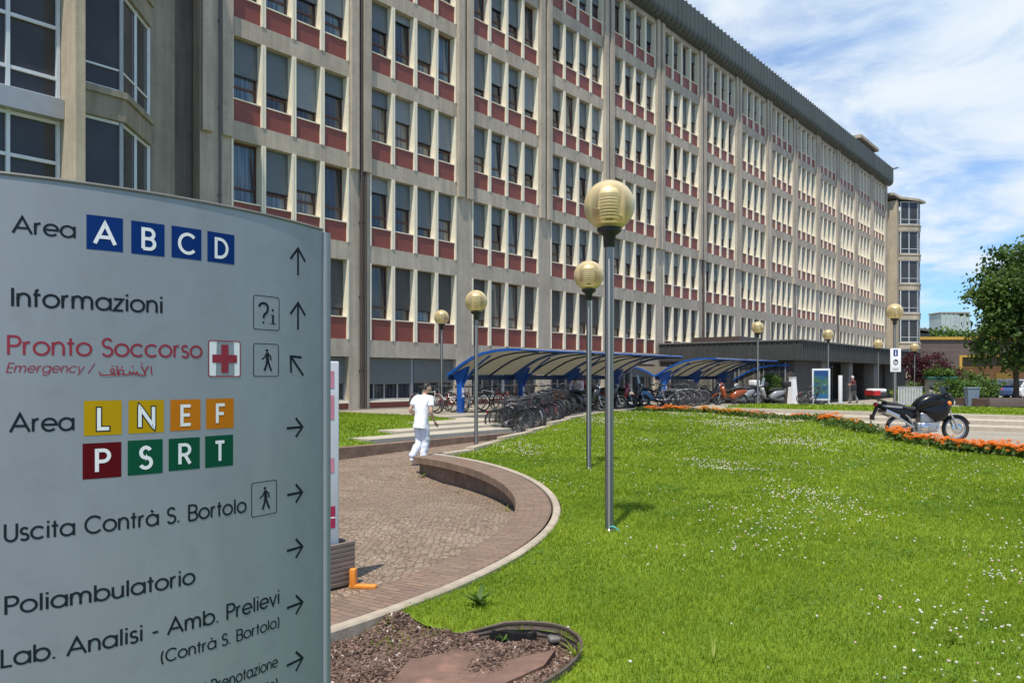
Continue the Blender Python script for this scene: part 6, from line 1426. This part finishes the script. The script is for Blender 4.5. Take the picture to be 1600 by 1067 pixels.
tree('broadleaf_tree', 'large dark green broadleaf tree standing behind the brown planter wall', (27.1, 42.0, .3), [((.6, 0, 5.9), (2.6, 2.5, 2.2)), ((2.6, -.2, 4.6), (3.6, 3.4, 2.2)), ((-.6, .2, 3.9), (1.55, 1.9, 1.3)), ((2.6, 0, 8.1), (2.4, 2.6, 1.9)), ((3.8, .2, 3.2), (2.6, 2.6, 1.1)), ((-1.1, .1, 5.7), (.9, 1.0, .45)), ((.0, 0, 8.3), (.8, 1.0, .45)), ((-.7, 0, 2.5), (1.2, 1.3, .6)), ((1.0, -.5, 2.3), (1.6, 1.2, .6))], 2.4, .15, 'leaf_tree', 460, 80, .36, .26, 21, shell=.55, limbs=16)
tree('red_maple', 'dark red leaved small tree in front of the pavilion end', (29.4, 55, .1), [((0, 0, 2.2), (1.7, 1.6, 1.2)), ((1.1, .3, 1.6), (1.4, 1.3, .9)), ((-.9, 0, 2.6), (1.0, 1, .9))], .9, .09, 'leaf_red', 120, 60, .24, .15, 5, limbs=6)
tree('topiary_shrub', 'round clipped green shrub behind the silver scooters', (*P(45.0, -17.2), ztop(45)), [((0, 0, 1.15), (.66, .66, .62))], .5, .05, 'leaf_mid', 130, 36, .09, .075, 9, cat='shrub', shell=.75, limbs=3)
def shrub(label, loc, r, h, leaf, seed, group, dens=1.0): return tree('shrub', label, loc, [((0, 0, h * .55), (r, r * .9, h * .5)), ((r * .5, 0, h * .4), (r * .6, r * .6, h * .38))], h * .25, .035, leaf, int(46 * dens), 36, r * .17, r * .17, seed, group, cat='shrub', limbs=3)
gs = 'shrubs round the car park'
for i, (px, Y, r, h, lf, lb) in enumerate(((1418, 50, .9, 1.0, 'leaf_yellow', 'low yellow green shrub beside the grey bar fence'), (1436, 58, 1.1, 1.3, 'leaf_mid', 'mid green shrub between red tree and kiosk'), (1498, 52, 1.3, 1.5, 'leaf_mid', 'green shrub right of the kiosk'), (1522, 58, 1.7, 1.7, 'leaf_tree', 'darker tall shrub behind the blue grey bin'), (1480, 66, 2.0, 2.3, 'leaf_mid', 'tall shrub rising behind the kiosk roof'), (1508, 72, 1.8, 2.0, 'leaf_yellow', 'yellow green shrub before the orange wall'), (1460, 75, 1.6, 2.4, 'leaf_mid', 'shrub at the foot of the brown hall left side'))):
    shrub(lb, ((px - 800) / F * Y, Y, .1), r, h, lf, 40 + i, gs)

# flower bed along the far edge of the lawn
def flower(nm, petal, seed, nf, label):
    t = thing(nm, label, 'flowers'); r_ = random.Random(seed); g = np.random.default_rng(seed)
    pts = np.stack([g.normal(0, .15, 22), g.normal(0, .13, 22), g.uniform(.02, .15, 22)], 1)
    leaves('leaf_flower', pts, 9, .045, .085, seed, name='foliage', parent=t)
    if nf:
        mb = MB()
        for i in range(nf):
            x, y, z = r_.gauss(0, .14), r_.gauss(0, .12), r_.uniform(.12, .25); mb.tube([(x * .7, y * .7, .05), (x, y, z)], .004, 'leaf_flower', 3)
            ro = r_.uniform(.030, .050)
            for lay, (rr, zz, k) in enumerate(((1.0, .0, 9), (.72, .014, 8), (.4, .026, 6))):
                for j in range(k):
                    a = 2 * PI * j / k + lay * .4; ca, sa = math.cos(a), math.sin(a); w = ro * rr * .42
                    mb.add([(x + ca * .006 - sa * w * .4, y + sa * .006 + ca * w * .4, z + zz), (x + ca * ro * rr - sa * w, y + sa * ro * rr + ca * w, z + zz + .008), (x + ca * ro * rr * 1.1, y + sa * ro * rr * 1.1, z + zz - .002), (x + ca * ro * rr + sa * w, y + sa * ro * rr - ca * w, z + zz + .008)], [(0, 1, 2, 3)], petal, True)
        mb.build('blossom', t, recalc=False)
    return t
FL = {'orange': flower('marigold_plant', 'petal_orange', 1, 20, ''), 'yellow': flower('marigold_plant', 'petal_yellow', 2, 18, ''), 'salmon': flower('marigold_plant', 'petal_salmon', 3, 7, ''), 'green': flower('bedding_plant', 'petal_orange', 4, 1, '')}
FLB = {'orange': 'marigold plant with dense orange flowers in the bed along the lawn', 'yellow': 'marigold plant with yellow orange flowers in the bed along the lawn', 'salmon': 'plant with pale salmon flowers in the bed along the lawn', 'green': 'mostly green bedding plant in the strip along the lawn'}
bed = [(5.4, 32.1), (6.7, 32.4), (8.2, 31.0), (9.1, 29), (9.4, 26.2), (9.28, 23.6), (9.26, 22), (9.4, 20.4), (9.85, 18.9), (10.65, 17.7), (11.15, 16.7), (12.0, 14), (12.9, 11)]
first = set(); d = 0.0; rf = random.Random(17)
hot = [(6.1, 32.4), (6.9, 32.3), (7.9, 31.3), (8.6, 30.1), (9.3, 22.8), (9.6, 19.8), (9.95, 18.7), (10.55, 17.8), (10.75, 17.5), (11.1, 16.8)]
for a, b in zip(bed, bed[1:]):
    L_ = math.dist(a, b)
    while d < L_:
        x = a[0] + (b[0] - a[0]) * d / L_; y = a[1] + (b[1] - a[1]) * d / L_; d += .30
        for row in (-.18, .16):
            if rf.random() < .26: continue
            q = (x + row + rf.uniform(-.12, .12), y + rf.uniform(-.12, .12)); near_hot = min(math.dist(q, h_) for h_ in hot)
            kd = ('orange' if near_hot < .42 else rf.choices(['orange', 'yellow', 'salmon', 'green'], [.5, .4, 1.6, 6])[0])
            if near_hot < .6 and 7 < q[0] < 9: kd = 'yellow'
            loc = (*q, zlawn(*q) if in_poly(lawn_poly, [q[0]], [q[1]])[0] else .03); sc = rf.uniform(.75, 1.25)
            if kd not in first: first.add(kd); o = FL[kd]; o.location = loc; o['label'] = FLB[kd]; o['group'] = {'green': 'green plants in the flower bed'}.get(kd, kd + ' flowering plants in the bed')
            else: o = dup(FL[kd], loc, rf.uniform(0, 6))
            o.scale = (sc, sc, sc)
    d -= L_

# ================================================================== far side of the car park
mat('hall_brown', (.12, .090, .075), .75, var=.1, scale=.8); mat('hall_yellow', (.50, .29, .045), .6, var=.08); mat('hall_orange', (.40, .185, .07), .7, var=.1, scale=.6)
hall = thing('brown_hall', 'low dark brown hall with yellow roof trim and an orange recess', 'building', (66, 112, 0), R_(2))
mb = MB(); mb.box(-8.6, -1.6, 0, 14, -.3, 7.1, 'hall_brown'); mb.box(-1.6, 22, 2.5, 14, -.3, 7.1, 'hall_brown'); mb.box(-1.6, 22, 0, 2.49, 4.9, 7.1, 'hall_brown')
for z in np.arange(.5, 7, .8): mb.box(-8.58, -1.62, -.012, .0, z, z + .02, 'pav_dark')
mb.build('wall', hall); mb = MB(); mb.box(-1.55, 22, 2.40, 2.49, -.2, 3.2, 'hall_orange'); mb.box(-1.55, 22, 2.36, 2.395, 3.2, 3.3, 'hall_yellow'); mb.build('recess_wall', hall)
mb = MB(); mb.box(-8.8, 22.2, -.25, 14.2, 7.1, 7.5, 'hall_yellow'); mb.build('roof', hall); mb = MB(); mb.box(-8.75, -8.45, -.08, -.01, -.3, 7.09, 'hall_orange'); mb.box(-1.9, -1.5, -.1, -.01, -.3, 4.85, 'hall_yellow'); mb.box(-1.5, 22, -.1, -.01, 4.6, 4.88, 'hall_yellow'); mb.build('trim', hall)
mb = MB(); mb.box(5, 7.4, 2.30, 2.36, .0, 2.4, 'hall_yellow'); mb.build('door', hall)
tw = thing('ribbed_tower', 'pale grey ribbed tower far behind the brown hall', 'tower', (116, 205, 0), 0)
mat('tower_pale', (.40, .46, .45), .8, var=.12, scale=.4); mb = MB(); mb.box(-3.3, 4, 0, 6, -1, 18.4, 'tower_pale'); mb.build('wall', tw); mb = MB()
for i in range(7): mb.box(-3.32 + i * 1.2, -3.12 + i * 1.2, -.15, -.001, -1, 18.5, 'tower_pale')
mb.build('rib', tw)['kind'] = 'stuff'; mb = MB(); mb.box(-3.5, 4.2, -.2, 6.2, 18.501, 18.8, 'kerb_stone'); mb.build('roof', tw)
hs = thing('grey_house', 'grey house with a shallow dark roof far behind the brown hall', 'house', (75, 140, 0), R_(8))
mb = MB(); mb.box(-4, 4, 0, 8, -.5, 9.6, 'concrete_dark'); mb.build('wall', hs); mb = MB(); mb.extrude([(-4.6, 10.4), (4.6, 9.3), (4.6, 9.7), (-4.6, 10.8)], -.5, 8.5, 'pipe_grey', axis='y'); mb.build('roof', hs)
mb = MB(); mb.box(-2.6, -1.4, -.04, .02, 6.8, 8.4, 'glass_dark'); mb.build('window', hs)
gt = 'trees beyond the car park'
for i, (X, Y, h, r, lb) in enumerate(((72, 128, 10.2, 4.2, 'green tree in front of the far grey house'), (80, 135, 9.4, 3.6, 'green tree right of the far grey house'), (98, 132, 9.0, 5, 'green tree behind the brown hall roof middle'), (112, 120, 9, 5, 'tree far right beyond the brown hall'), (124, 150, 12, 7, 'tall tree at the far right horizon'), (90, 170, 11.5, 6, 'distant tree left of the ribbed tower'), (150, 160, 12, 8, 'broad distant tree right of the car park'))):
    tree('far_tree', lb, (X, Y, 0), [((0, 0, h * .62), (r, r, h * .38)), ((r * .5, 0, h * .5), (r * .7, r * .7, h * .3))], h * .3, .25, 'leaf_tree' if i % 2 else 'leaf_mid', 60, 45, r * .17, r * .16, 70 + i, gt)

fe = thing('bar_fence', 'grey vertical bar fence behind the motorcycle', 'fence', (22.9, 45, ztop(46) + .0), R_(-6)); mb = MB()
for i in range(16): mb.box(-.62 + i * .085, -.58 + i * .085, -.02, .02, .05, 1.0, 'white_metal')
mb.build('bar', fe)['kind'] = 'stuff'; mb = MB(); mb.box(-.66, .76, -.03, .03, 1.001, 1.05, 'grey_metal'); mb.box(-.66, .76, -.025, .025, .0, .049, 'grey_metal'); mb.build('rail', fe)
mat('kiosk_green', (.02, .10, .07), .5, var=.1); mat('kiosk_panel', (.42, .43, .38), .5, var=.15, scale=3); mat('kiosk_yellow', (.58, .52, .26), .6, var=.1)
ki = thing('notice_kiosk', 'small pale notice kiosk with a dark green roof and plants on top', 'kiosk', (29.2, 53, .08), R_(-8)); mb = MB(); mb.box(-.8, .8, .0, .9, 0, 1.5, 'kiosk_panel'); mb.build('wall', ki)
mb = MB(); mb.bbox(-.95, .95, -.2, 1.05, 1.501, 1.70, 'kiosk_green', .03); mb.build('roof', ki); mb = MB(); mb.box(-.55, .1, -.02, -.001, .55, 1.35, 'kiosk_yellow'); mb.build('poster', ki); mb = MB(); mb.box(.25, .65, -.02, -.001, .5, 1.35, 'paper_white'); mb.build('poster', ki)
o = shrub('trailing plants growing on the green kiosk roof', (29.2, 53.4, 1.78), .9, .5, 'leaf_mid', 61, gs)
mat('bin_blue', (.16, .22, .27), .5, var=.06)
def bin_(label, x, y, m, s=1.0):
    t = thing('wheelie_bin', label, 'bin', (x, y, .12), R_(-12)); mb = MB(); n = 4; q0 = [(-.24, -.26), (.24, -.26), (.24, .26), (-.24, .26)]; q1 = [(-.29, -.34), (.29, -.34), (.29, .32), (-.29, .32)]
    mb.add([(a, b, .06) for a, b in q0] + [(a, b, 1.0) for a, b in q1], [(i, (i + 1) % 4, 4 + (i + 1) % 4, 4 + i) for i in range(4)] + [(3, 2, 1, 0), (4, 5, 6, 7)], m); mb.build('tub', t)
    mb = MB(); mb.bbox(-.31, .31, -.37, .36, 1.003, 1.07, m, .02); mb.build('lid', t)
    for sx_ in (-.24, .24): mb = MB(); mb.lathe([(.0, -.03), (.10, -.03), (.10, .03), (0, .03)], 'rubber', 12, c=(sx_, .30, .10), axis='x'); mb.build('wheel', t)
    return t
bin_('blue grey wheelie bin standing on the far lawn edge', 24.9, 42.3, 'bin_blue'); bin_('dark wheelie bin behind the blue grey one', 25.5, 43.3, 'sc_dark')
pw = thing('planter_wall', 'low brown planter wall round the foot of the big tree', 'planter', (27.4, 40.6, .2), R_(2)); mb = MB(); mb.bbox(-2.7, 5, -.15, .15, 0, .46, 'hall_brown', .02); mb.build('wall', pw); mb = MB(); mb.box(-2.6, 4.9, .16, 3, 0, .4, 'mulch'); mb.build('soil', pw)
def car(label, c, x, y, rz):
    t = thing('parked_car', label, 'car', (x, y, .1), rz, 'cars in the car park'); mb = MB()
    pr = [(-2.0, .35), (-2.05, .62), (-1.95, .86), (-1.2, .92), (1.0, .92), (1.85, .78), (2.05, .6), (2.05, .32), (1.8, .22), (-1.8, .22)]
    n = len(pr); vs = []
    for yy, s_ in ((-.86, .0), (-.80, .03), (.80, .03), (.86, .0)): vs += [(a * (1 - (.01 if abs(yy) > .82 else 0)), yy, z - (.03 if abs(yy) > .82 and z > .8 else 0)) for a, z in pr]
    fs = [tuple(range(n)), tuple(range(3 * n, 4 * n))] + [(k * n + i, k * n + (i + 1) % n, (k + 1) * n + (i + 1) % n, (k + 1) * n + i) for k in range(3) for i in range(n)]
    mb.add(vs, fs, c); 
    rf_ = [(-1.75, .921), (-1.25, 1.42), (.15, 1.46), (.55, 1.38), (1.12, .921)]; mb.extrude([(a * .98, z) for a, z in rf_[:2]] + [(.15, 1.46), (.52, 1.38)] + [(1.1, .921)], -.66, .66, c, axis='y'); mb.build('body', t)
    for sy in (-1, 1): mb = MB(); y0, y1 = sorted((sy * .661, sy * .675)); mb.extrude([(-1.5, .96), (-1.15, 1.36), (.12, 1.39), (.42, 1.33), (.92, .96)], y0, y1, 'glass_dark', axis='y'); mb.build('side_window', t)
    mb = MB(); mb.bar((1.13, 0, .98), (.60, 0, 1.37), 1.2, .012, 'glass_dark', up=(1, 0, 0)); mb.build('windscreen', t); mb = MB(); mb.bar((-1.77, 0, .98), (-1.31, 0, 1.40), 1.2, .012, 'glass_dark', up=(1, 0, 0)); mb.build('rear_window', t)
    for xx in (-1.3, 1.3):
        for yy in (-.78, .78): mb = MB(); mb.lathe([(.0, -.1), (.2, -.11), (.31, -.09), (.31, .09), (.2, .11), (0, .1)], 'rubber', 16, c=(xx, yy, .31), axis='y'); w = mb.build('wheel', t); mb = MB(); mb.lathe([(.0, -.115), (.18, -.113), (.18, .113), (0, .115)], 'galv', 12, c=(xx, yy, .31), axis='y'); mb.build('rim', w)
    for yy in (-.62, .62): mb = MB(); mb.sphere((1.98, yy, .66), .12, 'clear_lens', 8, (.5, 1.3, .7)); mb.build('headlight', t); mb = MB(); mb.sphere((-1.98, yy, .72), .11, 'lamp_red', 8, (.5, 1, 1)); mb.build('tail_light', t)
for lb, c, px, Y, rz in (('dark red car parked behind the tree trunk', 'sc_red', 1585, 63, .5), ('white car parked at the right edge beyond the planter', 'sc_white', 1606, 60, .4), ('dark blue car parked left of the white car', 'cy_blue', 1566, 61, 1.3), ('silver car parked before the orange recess', 'sc_silver', 1520, 84, .2), ('black car behind the dark red car', 'sc_dark', 1590, 74, .3)): car(lb, c, (px - 800) / F * Y, Y, rz)
x, y = (1238.5 - 800) / F * 44.0, 44.0
mb = MB(); q0 = [(-.22, -.22), (.22, -.22), (.22, .22), (-.22, .22)]; mb.add([(a, b, -.1) for a, b in q0] + [(a * .6, b * .6, 1.5) for a, b in q0], [(i, (i + 1) % 4, 4 + (i + 1) % 4, 4 + i) for i in range(4)] + [(4, 5, 6, 7), (3, 2, 1, 0)], 'paper_white'); mb.box(-.15, .15, -.15, .15, 1.501, 1.54, 'paper_white')
o = mb.build('white_pillar'); o.location = (x, y, ztop(UV(x, y)[0])); o.rotation_euler = (0, 0, .4); tag(o, 'white tapering pillar between the farthest shelter and the poster case', 'pillar')
# white totem and poster case before the pavilion
x, y = (1313 - 800) / F * 47.5, 47.5
wt = thing('white_totem', 'slim white totem pillar before the pavilion doors', 'totem', (x, y, ztop(UV(x, y)[0])), R_(20)); mb = MB(); mb.bbox(-.11, .11, -.06, .06, .05, 1.75, 'paper_white', .015); mb.build('panel', wt); mb = MB(); mb.box(-.16, .16, -.11, .11, -.03, .05, 'grey_metal'); mb.build('base', wt)
x, y = (1283 - 800) / F * 42.5, 42.5
pc = thing('poster_case', 'glazed poster case with a blue and green poster before the pavilion', 'poster case', (x, y, ztop(UV(x, y)[0])), R_(-24)); h0 = .25
mb = MB(); mb.bbox(-.46, .46, -.05, .05, h0, 1.98, 'white_metal', .015); mb.build('frame', pc)
kk = NB('poster_print'); o_ = kk.coord(); sx, sy, sz = kk.sep(o_); nn = kk.noise(o_, 4.5, 6); n2 = kk.noise(o_, 6.5, 4); cl = kk.mix(kk.rng(nn, .4, .6), (.02, .09, .20), (.05, .14, .06)); cl = kk.mix(kk.rng(n2, .55, .62), cl, (.05, .05, .07)); cl = kk.mix(kk.rng(n2, .36, .30), cl, (.30, .38, .42)); cl = kk.mix(kk.rng(sz, 1.55, 1.65), cl, (.015, .06, .20)); cl = kk.mix(kk.rng(sz, .62, .56), cl, (.02, .11, .24)); kk.set(cl, .2)
mb = MB(); mb.box(-.37, .37, -.062, -.0505, h0 + .12, 1.88, 'poster_print'); mb.build('poster', pc)
for sx_ in (-.4, .4): mb = MB(); mb.box(sx_ - .04, sx_ + .04, -.03, .03, -.05, h0, 'white_metal'); mb.build('leg', pc)
# ================================================================== light, sky, camera
sun_to = Vector((.51, 1.5, -3.65)).normalized()
sl = bpy.data.lights.new('sun', 'SUN'); sl.energy = 5.0; sl.angle = R_(.55); sl.color = (1, .93, .82)
so = bpy.data.objects.new('sun', sl); COL.objects.link(so); so.rotation_euler = sun_to.to_track_quat('-Z', 'Y').to_euler()
el = math.asin(-sun_to.z); az = math.atan2(-sun_to.x, -sun_to.y)
w = bpy.data.worlds.new('World'); S.world = w; w.use_nodes = True; nt = w.node_tree; n = nt.nodes; L = nt.links
bg = n['Background']; bg.inputs['Strength'].default_value = .096
sky = n.new('ShaderNodeTexSky'); sky.sky_type = 'NISHITA'; sky.sun_disc = False; sky.sun_elevation = el; sky.sun_rotation = az; sky.air_density = 1.0; sky.dust_density = .6; sky.ozone_density = 2.0
tc = n.new('ShaderNodeTexCoord'); sp = n.new('ShaderNodeSeparateXYZ'); L.new(tc.outputs['Generated'], sp.inputs[0])
def M_(op, a, b=None):
    x = n.new('ShaderNodeMath'); x.operation = op
    for i, q in enumerate((a, b)):
        if q is None: continue
        if isinstance(q, (int, float)): x.inputs[i].default_value = q
        else: L.new(q, x.inputs[i])
    return x.outputs[0]
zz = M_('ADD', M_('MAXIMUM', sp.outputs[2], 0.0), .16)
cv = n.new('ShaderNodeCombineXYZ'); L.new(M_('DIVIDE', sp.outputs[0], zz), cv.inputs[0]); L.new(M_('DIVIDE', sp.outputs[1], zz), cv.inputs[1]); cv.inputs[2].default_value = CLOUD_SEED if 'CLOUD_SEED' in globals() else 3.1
def nz(scale, det, rough, dist=0.0):
    x = n.new('ShaderNodeTexNoise'); x.inputs['Scale'].default_value = scale; x.inputs['Detail'].default_value = det; x.inputs['Roughness'].default_value = rough; x.inputs['Distortion'].default_value = dist
    L.new(cv.outputs[0], x.inputs['Vector']); return x.outputs['Fac']
def RG(v, a, b, c=0.0, d=1.0):
    x = n.new('ShaderNodeMapRange'); x.interpolation_type = 'SMOOTHSTEP'; L.new(v, x.inputs['Value'])
    for k_, q in zip(('From Min', 'From Max', 'To Min', 'To Max'), (a, b, c, d)): x.inputs[k_].default_value = q
    return x.outputs[0]
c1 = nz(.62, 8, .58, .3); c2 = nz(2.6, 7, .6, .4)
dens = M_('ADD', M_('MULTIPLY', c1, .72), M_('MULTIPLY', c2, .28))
fac = M_('MULTIPLY', RG(dens, .405, .545, .12, .97), RG(sp.outputs[1], -.25, .35, .40, 1.0))  # clouds thinned out of view behind the camera, to lower the fill on the facade
cloudcol = n.new('ShaderNodeMix'); cloudcol.data_type = 'RGBA'; L.new(RG(c2, .3, .7), cloudcol.inputs[0]); cloudcol.inputs[6].default_value = (6.1, 7.7, 9.7, 1); cloudcol.inputs[7].default_value = (8.6, 9.3, 9.9, 1)
boost = n.new('ShaderNodeVectorMath'); boost.operation = 'MULTIPLY'; L.new(sky.outputs[0], boost.inputs[0]); boost.inputs[1].default_value = (.85, 1.35, 1.85)
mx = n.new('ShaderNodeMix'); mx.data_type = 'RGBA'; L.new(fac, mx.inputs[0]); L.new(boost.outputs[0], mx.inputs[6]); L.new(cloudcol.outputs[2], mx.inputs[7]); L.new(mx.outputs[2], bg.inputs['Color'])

cam = bpy.data.cameras.new('camera'); co = bpy.data.objects.new('camera', cam); COL.objects.link(co)
cam.sensor_width = 36; cam.lens = 36 * F / 1600; cam.shift_y = (HZ - 533.5) / 1600; cam.clip_start = .05; cam.clip_end = 8000
co.location = (0, 0, CZ); co.rotation_euler = (PI / 2, 0, 0); S.camera = co
S.view_settings.view_transform = 'Standard'; S.view_settings.look = 'None'; S.view_settings.exposure = 0.08; S.view_settings.gamma = 1.0
S.cycles.max_bounces = 8; S.cycles.transparent_max_bounces = 12
